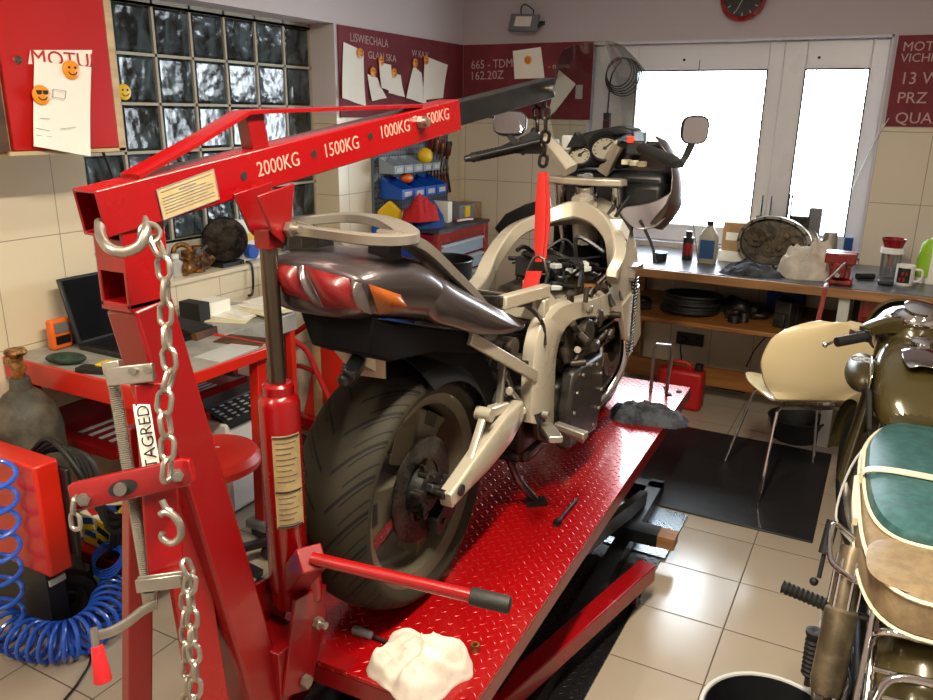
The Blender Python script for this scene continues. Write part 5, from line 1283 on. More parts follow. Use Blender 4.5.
# left suspension unit with grab loop
for s in (-1, 1):
    top, bot = V((s*.165, .05, .70)), V((s*.185, -.10, .40)); d = (bot-top)
    vpart(MB().lathe([(0, 0), (.026, 0), (.03, .02), (.03, d.length*.42), (.036, d.length*.44), (.036, d.length*.93), (.03, d.length), (0, d.length)], top, d, 26), 'shock_absorber', mottled('grey brown metal', '#5c5240', '#7d725c', 14, rough=.35, metal=.6) if s < 0 else bpy.data.materials['grey brown metal'])
    sh = vb.children[-1]; b = MB()
    for k in range(7): b.cyl(top+V((s*-.0, 0, 0))+d.normalized()*.02+V((.0305*math.cos(k), .0305*math.sin(k), 0)), top+d.normalized()*d.length*.41+V((.0305*math.cos(k), .0305*math.sin(k), 0)), .004, n=6)
    vpart(b, 'chrome_ribs', M['chrome'], sh)
    vpart(MB().tube([(s*.14, .13, .665), (s*.20, .14, .70), (s*.215, .11, .70), (s*.21, .03, .665), (s*.17, -.02, .66), (s*.14, -.04, .66)], .007, 10), 'grab_loop', M['chrome'])
    b = MB(); b.cyl((s*.14, -.14, .36), (s*.23, -.145, .36), .016, n=14); b.bar((s*.21, -.12, .33), (s*.21, -.17, .40), .012, .03); b.cyl((s*.19, -.09, .385), (s*.21, -.095, .385), .013, n=12); b.cyl((s*.12, -.16, .35), (s*.02, -.17, .34), .014, n=12); vpart(b, 'axle_fitting', M['alu'], bevel=.002)
    prof = [(0, 0), (.014, 0)]
    for k in range(9): prof += [(.0185, .006+.012*k), (.015, .012+.012*k)]
    prof += [(.018, .115), (0, .118)]
    vpart(MB().lathe(prof, (s*.19, .22, .43), V((s*.115, .02, .012)), 16), 'footrest_rubber', M['rubber'])
    MBb = MB(); MBb.cyl((s*.08, .22, .42), (s*.19, .22, .43), .009, n=10); vpart(MBb, 'footrest_bar', M['steel'])
prof = [(0, 0), (.016, 0)]
for k in range(8): prof += [(.02, .006+.013*k), (.0165, .0125+.013*k)]
prof += [(.021, .118), (.021, .126), (.012, .128), (0, .124)]
vpart(MB().lathe(prof, (-.215, .05, .33), V((-.002, .0, .12)), 18), 'kick_rubber', M['rubber'])
b = MB(); b.cyl((-.15, .09, .30), (-.215, .05, .31), .009, n=10); b.cyl((-.215, .05, .30), (-.215, .05, .335), .009, n=10); vpart(b, 'kick_starter', M['steel'])
b = MB(); b.tube([(-.14, .46, .50), (-.19, .48, .56), (-.165, .62, .66), (-.10, .78, .72)], .0035, 7); vpart(b, 'control_cable', M['lgrey'])
b = MB(); b.cyl((-.21, .36, .50), (-.20, .40, .585), .016, n=14); b.cyl((-.215, .33, .44), (-.21, .36, .50), .006, n=8); b.ell((-.225, .34, .42), .012, n=10, m=6); vpart(b, 'gear_lever', M['rubber'])
b = MB(); b.tube([(.06, .35, .30), (.10, .38, .06), (.16, .40, .014)], .013, 8); b.tube([(-.06, .35, .30), (-.10, .38, .06), (-.16, .40, .014)], .013, 8); vpart(b, 'centre_stand', M['black'])
place(vb, (.212, 1.80, 0), math.radians(3.3))
# ---------------------------------------------------------------- workbench under the window
wb = thing('workbench', 'long dark topped workbench with wooden edge under the window', 'workbench', (-.1, 4.55, 0))
BY0 = 4.185
MB().bx(-1.38, 1.6, BY0+.012, YW-.002, .805, .85).build('bench_top', M['bench_top'], wb, bevel=.002)
MB().bx(-1.38, 1.6, BY0-.012, BY0+.012, .80, .847).build('edge_board', M['wood'], wb, bevel=.004)
for x, m in ((-1.33, 'wood'), (-.13, 'lgrey'), (1.5, 'wood')): MB().bx(x-.025, x+.025, BY0+.03, BY0+.08, 0, .805).build('leg', M[m], wb)
for x in (-1.33, 1.5): MB().bx(x-.025, x+.025, YW-.08, YW-.03, 0, .805).build('leg', M['wood'], wb)
MB().bx(-1.38, -.16, 4.21, YW-.01, .545, .572).build('shelf', M['shelf_wood'], wb, bevel=.006)
MB().bx(-1.38, -.16, 4.60, 4.63, .10, .21).build('lower_board', M['shelf_wood'], wb)
MB().bx(-.10, 1.45, 4.85, 4.87, .1, .80).build('back_panel', M['smoke'], wb)
dc = thing('drawer_cabinet', 'red drawer cabinet under the workbench behind the cream chair', 'cabinet', (.5, 4.5, 0))
b = MB(); b.bx(.13, 1.2, 4.30, 4.83, .04, .80); b.bx(-.06, .13, 4.30, 4.83, .67, .80); b.build('body', M['red2'], dc)
for k, z in enumerate((.695, .575)): 
    d_ = MB().bx(-.045 if k == 0 else .14, 1.19, 4.27, 4.30, z, z+.10).build('drawer', M['red2'], dc, bevel=.004)
    MB().bx(.3, .7, 4.255, 4.27, z+.07, z+.085).build('handle', M['red'], d_)
MB().bx(-.105, .125, 4.20, 4.84, .48, .50).build('side_shelf', M['shelf_wood'], wb)
tag(MB().bx(-.06, .10, 4.21, 4.40, .50, .645).build('storage_box', M['orange'], bevel=.008), 'orange plastic box on the small shelf below the red drawer', 'box')
b = None
# things on the shelf under the bench
def lumps(name, m, c, n, sx, sy, sz, seed, lab, cat_, grp=None):
    rd = random.Random(seed); b = MB(); c = V(c)
    for k in range(n):
        p = c+V((rd.uniform(-sx, sx), rd.uniform(-sy, sy), 0)); r = rd.uniform(.03, .07)
        q = rd.random(); z = rd.uniform(.3, 1)*sz
        if q < .35: b.cyl(p, p+V((0, 0, z)), r*.8, r*.6, 14)
        elif q < .7: b.box(p+V((0, 0, z/2)), (r*1.6, r*1.3, z), Matrix.Rotation(rd.uniform(0, 3), 3, 'Z'))
        else: b.ell(p+V((0, 0, z/2)), (r, r*.8, z/2))
    return tag(b.build(name, m, bevel=.004), lab, cat_, grp)
sz_ = .572
b = MB(); 
for k in range(9): b.torus((-.93+.006*(k % 3), 4.45+.004*k, sz_+.016+.010*k), (.05*(k % 2), .06, 1), .155-.006*(k % 4), .0095, 36, 8)
tag(b.build('hose_coil', M['rubber']), 'coiled black hose lying on the shelf under the bench', 'hose')
lumps('engine_part', M['dark_steel'], (-1.24, 4.40, sz_), 7, .07, .10, .10, 3, 'dark greasy engine part on the bench shelf nearest to the stripped motorcycle', 'engine part')
lumps('engine_part', M['dark_steel'], (-.62, 4.42, sz_), 8, .07, .10, .12, 4, 'dark engine casing next to the hose coil on the shelf', 'engine part')
lumps('engine_part', M['engine_dark'], (-.42, 4.46, sz_), 8, .07, .12, .15, 6, 'black engine part beside the white post on the shelf', 'engine part')
tag(rag_mb((-.74, 4.62, sz_), .12, .08, .08, 5.5, 5, .5).build('rag', M['rag_grey']), 'dark cloth at the back of the shelf under the bench', 'rag')
tag(MB().bx(-.55, -.35, 4.72, 4.84, sz_, sz_+.17).build('box', M['cloth_blue'], bevel=.004), 'dark blue box at the back of the bench shelf', 'box')
# wall socket and cables below the shelf
so = thing('wall_socket', 'dark double wall socket on the tiles below the bench shelf', 'socket', (-1.0, YW, .24))
MB().bx(-1.09, -.92, YW-.02, YW, .235, .315).build('plate', M['smoke'], so, bevel=.004)
b = MB()
for x in (-1.05, -.965): b.cyl((x, YW-.02, .275), (x, YW-.05, .275), .022, n=16)
b.parts('plug', M['plastic'], so)
tag(MB().tube([(-1.05, YW-.05, .27), (-1.04, YW-.08, .2), (-1.0, YW-.06, .05), (-.9, YW-.08, .012), (-.62, YW-.1, .01)], .005).build('cable', M['black']), 'black cable running down from the socket under the bench', 'cable')
tag(MB().tube([(-.42, YW-.03, .5), (-.52, YW-.03, .40), (-.60, YW-.04, .28), (-.64, YW-.05, .16)], .004).build('cable', M['black']), 'thin black cable sagging across the tiles under the shelf', 'cable')
bz = .8505
# bench items
def bottle(x, y, h, w, dpt, m, cap, lab, ml=None):
    t_ = thing('oil_bottle', lab, 'bottle', (x, y, bz))
    rs = []
    for q, zz in ((.92, 0), (1, .01), (1, h*.62), (.85, h*.74), (.42, h*.85), (.34, h*.88), (.34, h*.9)):
        rs.append([V((x+math.copysign(abs(math.cos(a))**.6, math.cos(a))*w*q*(1 if zz < h*.65 else .9), y+math.copysign(abs(math.sin(a))**.6, math.sin(a))*dpt*q, bz+zz)) for a in [2*PI*k/24 for k in range(24)]])
    MB().loft(rs).build('body', m, t_)
    MB().cyl((x, y, bz+h*.9), (x, y, bz+h), w*.36, n=18).build('cap', cap, t_)
    if ml: MB().bx(x-w*.75, x+w*.75, y-dpt-.0015, y-dpt+.004, bz+h*.12, bz+h*.56).build('label', ml, t_)
    return t_
bottle(-.87, 4.52, .235, .052, .032, mat('grey bottle plastic', '#a9a596', .4), M['plastic'], 'grey oil bottle with blue label standing below the wide window pane', mat('blue label', '#24507e', .5))
t_ = thing('spray_can', 'small red and black spray can next to the grey oil bottle', 'can', (-.99, 4.56, bz))
MB().cyl((-.99, 4.56, bz), (-.99, 4.56, bz+.13), .03, n=22).build('body', M['black'], t_); MB().cyl((-.99, 4.56, bz+.03), (-.99, 4.56, bz+.10), .0305, n=22).build('label', M['red'], t_); MB().cyl((-.99, 4.56, bz+.13), (-.99, 4.56, bz+.165), .018, n=16).build('cap', M['black'], t_)
t_ = thing('carton', 'brown cardboard carton with white label beside the oil bottle', 'box', (-.745, 4.72, bz))
MB().bx(-.82, -.68, 4.64, 4.80, bz+.06, bz+.22).build('box', M['card'], t_, bevel=.002); MB().bx(-.80, -.71, 4.638, 4.641, bz+.12, bz+.165).build('label', M['paper'], t_)
tag(MB().bx(-.83, -.66, 4.62, 4.80, bz, bz+.06).build('carton', M['paper'], bevel=.002), 'flat white box under the brown carton on the bench', 'box')
# engine casing half
c = V((-.56, 4.60, bz+.135)); ec = thing('engine_casing', 'oval aluminium engine casing half leaning on the bench by the window', 'engine part', (-.50, 4.62, bz))
def oval(q, y, k=40): return [c+V((.19*q*math.cos(a)*(1+.12*math.cos(a)), y+.10*math.sin(a)*0, .135*q*math.sin(a)))+V((0, .25*.135*q*math.sin(a), 0)) for a in [2*PI*i/k for i in range(k)]]
MB().loft([oval(.9, .09), oval(1, .05), oval(1.02, 0), oval(1.02, -.012), oval(.92, -.012), oval(.90, .03)], cap=False).build('shell', M['wheel_grey'], ec)
MB().loft([oval(.91, .03), oval(.91, .04)]).build('inner_wall', M['engine'], ec)
b = MB(); rd = random.Random(11)
for k in range(14):
    a = rd.uniform(0, 6.28); r = rd.uniform(.0, .10); p = c+V((r*1.3*math.cos(a), .02, r*math.sin(a))); R_ = rd.uniform(.018, .05); b.cyl(p, p+V((0, -rd.uniform(.01, .035), 0)), R_, n=22); b.cyl(p, p+V((0, -.04, 0)), R_*.35, n=14)
b.build('bearing_boss', mottled('oily alloy', '#3a3226', '#6e624c', 30, rough=.45, metal=.4), ec)
b = MB()
for k in range(14): a = 2*PI*k/14; p = c+V((.185*math.cos(a)*(1+.12*math.cos(a)), -.012+.033*math.sin(a), .131*math.sin(a))); b.cyl(p, p+V((0, -.006, 0)), .008, n=10)
b.parts('screw_hole', M['dark_steel'], ec)
lumps('engine_part', M['alu'], (-.32, 4.78, bz), 6, .06, .05, .20, 15, 'grey cast part between oval engine casing and window corner', 'engine part')
t_ = thing('spare_cylinder_head', 'small finned dark cylinder head behind the engine casing', 'engine part', (-.62, 4.80, bz))
b = MB()
for k in range(8): b.bx(-.70, -.57, 4.84, 4.92, bz+.02+.025*k, bz+.032+.025*k)
b.bx(-.68, -.59, 4.85, 4.91, bz, bz+.24); b.build('body', M['dark_steel'], t_)
for x in (-.66, -.61): MB().cyl((x, 4.88, bz+.24), (x, 4.88, bz+.36), .005, n=8).build('stud', M['ink'], t_)
t_ = thing('cylinder_barrel', 'dark barrel with studs between casing and white cloth', 'engine part', (-.44, 4.86, bz))
MB().bx(-.50, -.39, 4.82, 4.92, bz, bz+.26).build('body', M['engine'], t_, bevel=.006)
for x in (-.51, -.495): MB().cyl((x, 4.83, bz+.0), (x, 4.83, bz+.38), .005, n=8).build('stud', M['ink'], t_)
tag(MB().bx(-.40, -.33, 4.83, 4.92, bz+.0, bz+.31).build('metal_block', M['grey'], bevel=.01), 'grey metal block standing by the narrow casement', 'block')
tag(rag_mb((-.60, 4.30, bz), .15, .085, .055, 12.4, 6, .6).build('rag', M['rag_grey']), 'dark striped rag on the bench in front of the casing', 'rag')
tag(rag_mb((-.33, 4.39, bz), .16, .11, .19, 21.7, 5, .5).build('cloth', M['rag_white']), 'large crumpled off white cloth beside the red vise', 'rag')
# vise
vx, vy = -.175, 4.27
vs = thing('bench_vise', 'small red bench vise clamped to the front edge of the workbench', 'vise', (vx, vy, bz))
b = MB(); b.bx(vx-.055, vx+.065, vy-.03, vy+.08, bz, bz+.03); b.bx(vx-.045, vx+.05, vy-.02, vy+.07, bz+.03, bz+.10); b.build('base', M['red'], vs, bevel=.008)
b = MB(); b.loft([[V((vx+x, vy+y, z)) for x, y in ((-q, -.03), (q, -.03), (q, .04), (-q, .04))] for q, z in ((.045, bz+.08), (.065, bz+.12), (.075, bz+.165))]); b.build('fixed_jaw', M['red'], vs, bevel=.004)
b = MB(); b.bx(vx-.07, vx+.07, vy-.085, vy-.035, bz+.115, bz+.165); b.bx(vx-.03, vx+.03, vy-.10, vy+.02, bz+.05, bz+.12); b.build('moving_jaw', M['red2'], vs, bevel=.006)
b = MB(); b.cyl((vx, vy-.17, bz+.075), (vx, vy-.05, bz+.075), .011, n=14); b.cyl((vx-.05, vy-.165, bz+.03), (vx+.03, vy-.165, bz+.14), .005, n=10); b.build('screw_handle', M['steel'], vs)
b = MB(); b.bar((vx-.045, vy-.09, bz-.01), (vx-.06, vy-.095, bz-.19), .022, .016, (0, 1, 0)); b.bar((vx-.045, vy-.09, bz-.01), (vx-.045, vy-.02, bz+.01), .022, .016); b.build('clamp_arm', M['red'], vs)
# right end small things
tag(MB().bx(.0, .07, 4.36, 4.43, bz, bz+.022).build('phone', M['plastic'], bevel=.006), 'small black phone lying beside the vise on the bench', 'phone')
t_ = thing('screwdriver', 'black handled screwdriver lying behind the red vise', 'tool', (-.07, 4.47, bz)); MB().cyl((-.10, 4.46, bz+.016), (-.02, 4.50, bz+.016), .016, n=12).build('handle', M['plastic'], t_); MB().cyl((-.02, 4.50, bz+.016), (.08, 4.55, bz+.012), .004, n=8).build('shaft', M['steel'], t_)
c = V((.045, 4.60, bz)); t_ = thing('measuring_beaker', 'clear plastic beaker with white rim holding the red funnel', 'beaker', c)
MB().lathe([(.0, .002), (.045, .002), (.05, .15), (.047, .15), (.043, .006), (0, .006)], c, UZ, 30).build('body', M['cup'], t_); MB().lathe([(.051, .13), (.056, .13), (.056, .158), (.05, .16), (.05, .13)], c, UZ, 30, loop=True).build('rim', M['white'], t_)
t_ = thing('funnel', 'bright red funnel standing in the clear beaker', 'funnel', c+V((0, 0, .1))); MB().lathe([(.01, .06), (.012, .10), (.045, .165), (.06, .205), (.057, .205), (.042, .168), (.008, .10), (.006, .06)], c, UZ, 30, loop=True).build('cone', M['red'], t_)
c = V((.115, 4.44, bz)); t_ = thing('mug', 'white mug with black and red printed sleeve on the bench', 'mug', c)
MB().lathe([(0, 0), (.041, 0), (.043, .005), (.043, .10), (.039, .10), (.039, .008), (0, .008)], c, UZ, 32).build('body', M['white'], t_)
MB().lathe([(.0435, .012), (.0437, .012), (.0437, .09), (.0435, .09)], c, UZ, 32).build('print_band', M['ink'], t_) if False else None
P = [[c+V((.0436*math.cos(a), .0436*math.sin(a), z)) for a in [math.radians(-140+10*k) for k in range(9)]] for z in (.014, .05, .088)]
pb = MB().grid(P, .0004).build('print', M['ink'], t_)
b = MB()
for k in range(4): b.ell(c+V((.044*math.cos(math.radians(-118+12*k)), .044*math.sin(math.radians(-118+12*k)), .03+.015*((k*2) % 4))), (.004, .003, .010))
b.build('motif', M['red_ink'], pb)
MB().tube([c+V((.04, .0, .08)), c+V((.07, -.003, .078)), c+V((.075, -.004, .045)), c+V((.06, -.003, .024)), c+V((.04, 0, .02))], .006, 8).build('handle', M['white'], t_)
c = V((.235, 4.56, bz)); t_ = thing('cleaner_bottle', 'white and lime green cleaner bottle at the far end of the bench past the mug', 'bottle', c)
rs = []
for q, zz, lean in ((1, 0, 0), (1.02, .01, 0), (1.0, .12, 0), (.85, .19, .005), (.45, .235, .012), (.4, .25, .015)): rs.append([c+V((lean+math.cos(a)*.075*q, math.sin(a)*.045*q, zz)) for a in [2*PI*k/28 for k in range(28)]])
MB().loft(rs).build('body', M['white'], t_)
P = [[c+V((q*.0765*math.cos(a), q*.0465*math.sin(a), zz)) for a in [math.radians(-175+8*k) for k in range(10)]] for q, zz in ((1.01, .03), (1.0, .12), (.87, .19), (.6, .222))]
MB().grid(P, .0006).build('label', M['green'], t_)
tag(MB().tube([at(700, 60, y=YW-.02), at(690, 150, y=4.8), at(690, 200, y=4.7), at(694, 228, y=4.6), at(698, 262, z=.86)], .0022).build('charger_lead', M['black']), 'thin dark lead hanging past the motorcycle mirror in front of the window', 'cable')
t_ = thing('grease_tin', 'small dark tin on the bench below the fairing', 'tin', (-1.12, 4.45, bz)); MB().cyl((-1.12, 4.45, bz), (-1.12, 4.45, bz+.04), .04, n=22).build('body', M['plastic'], t_); MB().cyl((-1.12, 4.45, bz+.04), (-1.12, 4.45, bz+.048), .042, n=22).build('lid', M['blue'], t_)
tag(MB().bx(-.20, -.155, 4.90, 4.925, bz, bz+.15).build('data_card', M['cloth_blue'], bevel=.002), 'small blue printed card leaning at the window corner', 'card')

# ---------------------------------------------------------------- toolbox trolley and tool wall in the far left corner
tx0, tx1, ty0, ty1, tzt = -2.66, -2.335, 4.02, 4.66, .975
tb = thing('tool_trolley', 'red tool trolley with pale blue drawers in the room corner under the tool panel', 'tool trolley', ((tx0+tx1)/2, (ty0+ty1)/2, 0))
b = MB(); b.bx(tx0, tx1-.02, ty0, ty1, .12, tzt-.03); b.bx(tx1-.03, tx1+.005, ty0-.012, ty0+.03, .1, tzt); b.bx(tx1-.03, tx1+.005, ty1-.05, ty1+.012, .1, tzt); b.bx(tx1-.03, tx1+.003, ty0, ty1, tzt-.09, tzt-.02); b.build('cabinet', M['red'], tb, bevel=.004)
MB().bx(tx0-.0, tx1+.01, ty0-.015, ty1+.015, tzt-.02, tzt).build('rubber_top', plate_mat('ribbed black top', '#2a2c34', .5, 0, .06, strength=.6), tb)
for k in range(6):
    z = tzt-.185-.105*k
    d_ = MB().bx(tx1-.02, tx1, ty0+.035, ty1-.055, z, z+.088).build('drawer', mat('pale blue drawer', '#9aaec4', .35, .2) if k == 0 else bpy.data.materials['pale blue drawer'], tb, bevel=.003)
    MB().bx(tx1, tx1+.012, ty0+.04, ty1-.06, z+.072, z+.085).build('handle', M['lgrey'], d_)
for x in (tx0+.05, tx1-.06):
    for y in (ty0+.06, ty1-.06): MB().cyl((x-.015, y, .05), (x+.015, y, .05), .05, n=18).build('caster', M['rubber'], tb); b = MB().bar((x, y, .12), (x, y, .05), .04, .03, (0, 1, 0)).build('caster_fork', M['zinc'], tb)
tag(MB().bx(-2.585, -2.455, 4.345, 4.40, tzt, tzt+.13).build('carton', M['paper'], bevel=.002), 'small white printed carton standing on the red tool trolley', 'box')
t_ = bpy.data.objects['carton.001'] if 'carton.001' in bpy.data.objects else None
tag(MB().bx(-2.66, -2.43, 4.46, 4.665, tzt, tzt+.10).build('storage_box', M['grey'], bevel=.006), 'grey case at the far end of the tool trolley', 'case')
tag(MB().bx(-2.66, -2.52, 4.75, 4.94, .0, 1.05).build('cardboard_box', M['card'], bevel=.004), 'tall brown cardboard box behind the tool trolley in the corner', 'box')
tag(MB().bx(-2.44, -2.42, 4.52, 4.58, tzt+.02, tzt+.09).build('sticker_tag', M['yellow']), 'yellow sticker on the end of the grey case', 'sticker')
t_ = thing('cutter', 'red and white pliers lying on the tool trolley top', 'tool', (-2.40, 4.42, tzt)); MB().beam([(-2.43, 4.40, tzt+.012), (-2.40, 4.46, tzt+.014), (-2.37, 4.53, tzt+.012)], .018, .014).build('handle', M['cloth_red'], t_); MB().beam([(-2.41, 4.39, tzt+.012), (-2.385, 4.45, tzt+.016), (-2.37, 4.53, tzt+.012)], .014, .012).build('handle', M['white'], t_)
tag(rag_mb((-2.50, 4.16, tzt), .10, .14, .12, 31.0, 5, .5).build('cloth', M['cloth_blue']), 'blue and white overall bundle heaped on the tool trolley', 'cloth')
tag(rag_mb((-2.47, 4.04, tzt+.05), .085, .13, .15, 14.0, 5, .5).build('cloth', M['cloth_red']), 'red cloth draped over the near end of the tool trolley', 'cloth')
# shelf with bins and hanging tools on the left wall
pb_ = thing('tool_board', 'grey perforated tool panel on the wall above the red tool trolley', 'tool board', (XW, 4.3, 1.05))
t = NT('perforated panel'); co = t.coord(); sp = t.add('ShaderNodeSeparateXYZ', ins={'Vector': co})
def cellc(v): return t.math('SUBTRACT', t.math('FRACT', t.math('DIVIDE', v, .03)), .5)
u_, v_ = cellc(sp.outputs[1]), cellc(sp.outputs[2]); dd = t.math('ADD', t.math('MULTIPLY', u_, u_), t.math('MULTIPLY', v_, v_))
t.l.new(t.mix(t.math('LESS_THAN', dd, .05), rgba(lin('#5c6670')), rgba(lin('#181a1c'))), t.b.inputs['Base Color']); t.b.inputs['Roughness'].default_value = .5
MB().bx(XW, XW+.02, 3.85, 4.72, 1.06, 1.60).build('panel', t.m, pb_)
for z in (1.305, 1.165): MB().bx(XW+.02, XW+.03, 3.86, 4.45, z-.005, z+.03).build('rail', M['zinc'], pb_)
def bin_(y, z, m, w, d, h):
    t_ = thing('storage_bin', '', 'bin', (XW+.03, y, z)); x0 = XW+.032
    P = lambda q, zz: [V((x0, y-w/2+q, zz)), V((x0+d, y-w/2+q, zz)), V((x0+d, y+w/2-q, zz)), V((x0, y+w/2-q, zz))]
    def R(e, z0, z1): return [V((x0+e, y-w/2+e, z1)), V((x0+d-e-.0, y-w/2+e, z0)), V((x0+d-e, y+w/2-e, z0)), V((x0+e, y+w/2-e, z1))]
    MB().loft([P(.004, z), R(0, z+h*.5, z+h), R(.003, z+h*.5, z+h), P(.006, z+.004)]).build('body', m, t_)
    MB().bx(x0+d, x0+d+.004, y-w*.3, y+w*.3, z+h*.12, z+h*.36).build('label_holder', M['lgrey'], t_)
    return t_
n_ord = ['first', 'second', 'third', 'fourth', 'fifth', 'sixth']
for k in range(5):
    t_ = bin_(3.93+.107*k, 1.30, M['grey_bin'], .10, .11, .09); t_['label'] = 'grey storage bin, %s from the near end of the upper row' % n_ord[k]; t_['group'] = 'grey bins of the upper row'
for k in range(4):
    t_ = bin_(3.96+.133*k, 1.155, M['blue'], .125, .15, .115); t_['label'] = 'blue storage bin, %s from the near end of the lower row' % n_ord[k]; t_['group'] = 'blue bins of the lower row'
tag(MB().ell((XW+.10, 4.29, 1.385), (.045, .055, .05)).build('tape_roll', M['yellow']), 'yellow round pad on top of the grey bins', 'pad')
tag(MB().ell((XW+.11, 4.06, 1.265), (.035, .05, .03)).build('wax_ball', M['orange']), 'orange round piece lying in a blue bin', 'ball')
hd_cols = ['red2', 'plastic', 'brass', 'red2', 'plastic', 'brass', 'red2', 'plastic', 'red2', 'plastic']
rd = random.Random(3); where = ['topmost', 'second', 'third', 'fourth', 'fifth', 'sixth', 'seventh', 'eighth', 'ninth', 'tenth']
for k in range(10):
    y = 4.45+.026*k; z = 1.42-.012*(k % 3)-.006*k
    t_ = thing('screwdriver', '%s handled screwdriver, %s from the bins on the tool panel' % ({'cloth_red': 'red', 'red2': 'dark red', 'plastic': 'black', 'brass': 'brown'}[hd_cols[k]], ['first', 'second', 'third', 'fourth', 'fifth', 'sixth', 'seventh', 'eighth', 'ninth', 'tenth'][k]), 'screwdriver', (XW+.05, y, z), 'screwdrivers on the tool panel')
    a = V((XW+.045, y, z)); d = V((.25, .25*rd.uniform(-1, 1), 1)).normalized()
    MB().lathe([(.006, 0), (.013, .012), (.011, .05), (.014, .085), (.008, .10), (0, .101)], a, d, 12, cap=True).build('handle', M[hd_cols[k]], t_); MB().cyl(a-d*.10, a, .004, n=8).build('shaft', M['steel'], t_)
for k in range(6):
    y = 4.46+.04*k; t_ = thing('pliers', '%s pair of pliers from the bins in the lower row of the tool panel' % n_ord[k], 'pliers', (XW+.05, y, 1.2), 'pliers on the tool panel')
    b = MB(); b.beam([(XW+.05, y, 1.26), (XW+.055, y+.01, 1.2), (XW+.06, y+.022, 1.13)], .012, .014, NX); b.beam([(XW+.05, y, 1.26), (XW+.055, y-.01, 1.2), (XW+.06, y-.018, 1.13)], .012, .014, NX); b.build('handle', M['plastic' if k % 2 else 'red2'], t_); MB().bar((XW+.05, y, 1.25), (XW+.05, y, 1.31), .02, .012, NX).build('jaw', M['steel'], t_)
MB()
tag(MB().bx(-2.66, -2.50, 3.80, 4.0, .0, 1.02).build('crate', M['blue'], bevel=.006), 'tall blue crate beside the near end of the tool trolley', 'crate')
b = MB(); b.prism([(-2.62, 3.83, 1.02), (-2.55, 3.92, 1.02), (-2.53, 3.90, 1.09), (-2.58, 3.86, 1.15), (-2.63, 3.81, 1.09)], (.0, .03, .0)); tag(b.build('plastic_jug', M['yellow'], bevel=.008), 'yellow plastic container standing on the blue crate', 'container')
bucket((-2.17, 3.78, .0), .14, .17, .86, M['black'], 'tall black bin in front of the tool trolley', None, 'waste_bin')

# ---------------------------------------------------------------- red steel desk with laptop
dx0, dx1, dy0, dy1, dz = -2.68, -1.965, 1.57, 2.14, .80
dk = thing('steel_desk', 'red steel workshop desk with grey top carrying the laptop', 'desk', ((dx0+dx1)/2, (dy0+dy1)/2, 0))
MB().bx(dx0, dx1, dy0, dy1, dz-.012, dz).build('desk_top', M['desk_top'], dk, bevel=.002)
b = MB()
b.bx(dx0, dx1+.008, dy0-.012, dy0, dz-.075, dz+.006); b.bx(dx1, dx1+.012, dy0-.012, dy1, dz-.034, dz+.006); b.bx(dx0, dx1, dy1, dy1+.012, dz-.06, dz+.006)
b.build('apron', M['orange_red'], dk, bevel=.003)
for xt, xb, y in ((-2.62, -2.52, 1.60), (-2.06, -2.16, 1.60), (-2.62, -2.55, 2.05), (-2.0, -2.03, 2.10)):
    lg = MB().bar((xt, y, dz-.01), (xb, y, .05), .045, .045, (0, 1, 0)).build('leg', M['orange_red'], dk, bevel=.003)
    MB().bx(xb-.035, xb+.035, y-.035, y+.035, .012, .06).build('foot', M['plastic'], lg, bevel=.006)
for z, xa, xb in ((.50, -2.56, -2.20),):
    b = MB(); b.bx(xa, xb, 1.60, 2.03, z, z+.008); b.bx(xa, xb, 1.59, 1.602, z, z+.03); b.bx(xb-.008, xb+.004, 1.60, 2.03, z, z+.03); b.bx(xa-.004, xa+.008, 1.60, 2.03, z, z+.1)
    tr_ = b.build('tray', M['red2'], dk)
    for k in range(5): MB().bx(xa+.06+.055*k, xa+.08+.055*k, 1.68, 1.95, z+.0085, z+.0105).build('slot', M['lgrey'], tr_)
b = MB(); b.bx(-2.45, -2.06, 1.80, 2.10, .655, .662); b.bx(-2.07, -2.06, 1.80, 2.10, .655, .68); tr_ = b.build('tray', M['red2'], dk)
for k in range(5): MB().bx(-2.20+.025*k, -2.19+.025*k, 1.84, 2.0, .6625, .6645).build('slot', M['lgrey'], tr_)
# laptop
lt = thing('laptop', 'open black laptop on the red desk with its screen towards the room', 'laptop', (-2.45, 1.80, dz))
MB().bx(-2.53, -2.28, 1.75, 2.05, dz, dz+.02).build('base', M['plastic'], lt, bevel=.004)
kb = lt.children[-1]; b = MB()
for i in range(5):
    for j in range(13): b.bx(-2.49+.03*i, -2.466+.03*i, 1.765+.021*j, 1.782+.021*j, dz+.02, dz+.0225)
o_ = b.build('keyboard', M['black'], kb); 
b = MB(); b.loft([[V((-2.53, y, dz+.018)), V((-2.60, y, dz+.255)), V((-2.612, y, dz+.252)), V((-2.542, y, dz+.016))] for y in (1.75, 2.05)]); ld = b.build('lid', M['plastic'], lt, bevel=.003)
MB().prism([(-2.532, 1.765, dz+.03), (-2.532, 2.035, dz+.03), (-2.596, 2.035, dz+.245), (-2.596, 1.765, dz+.245)], (.0008, 0, .0003)).build('screen', M['screen'], ld)
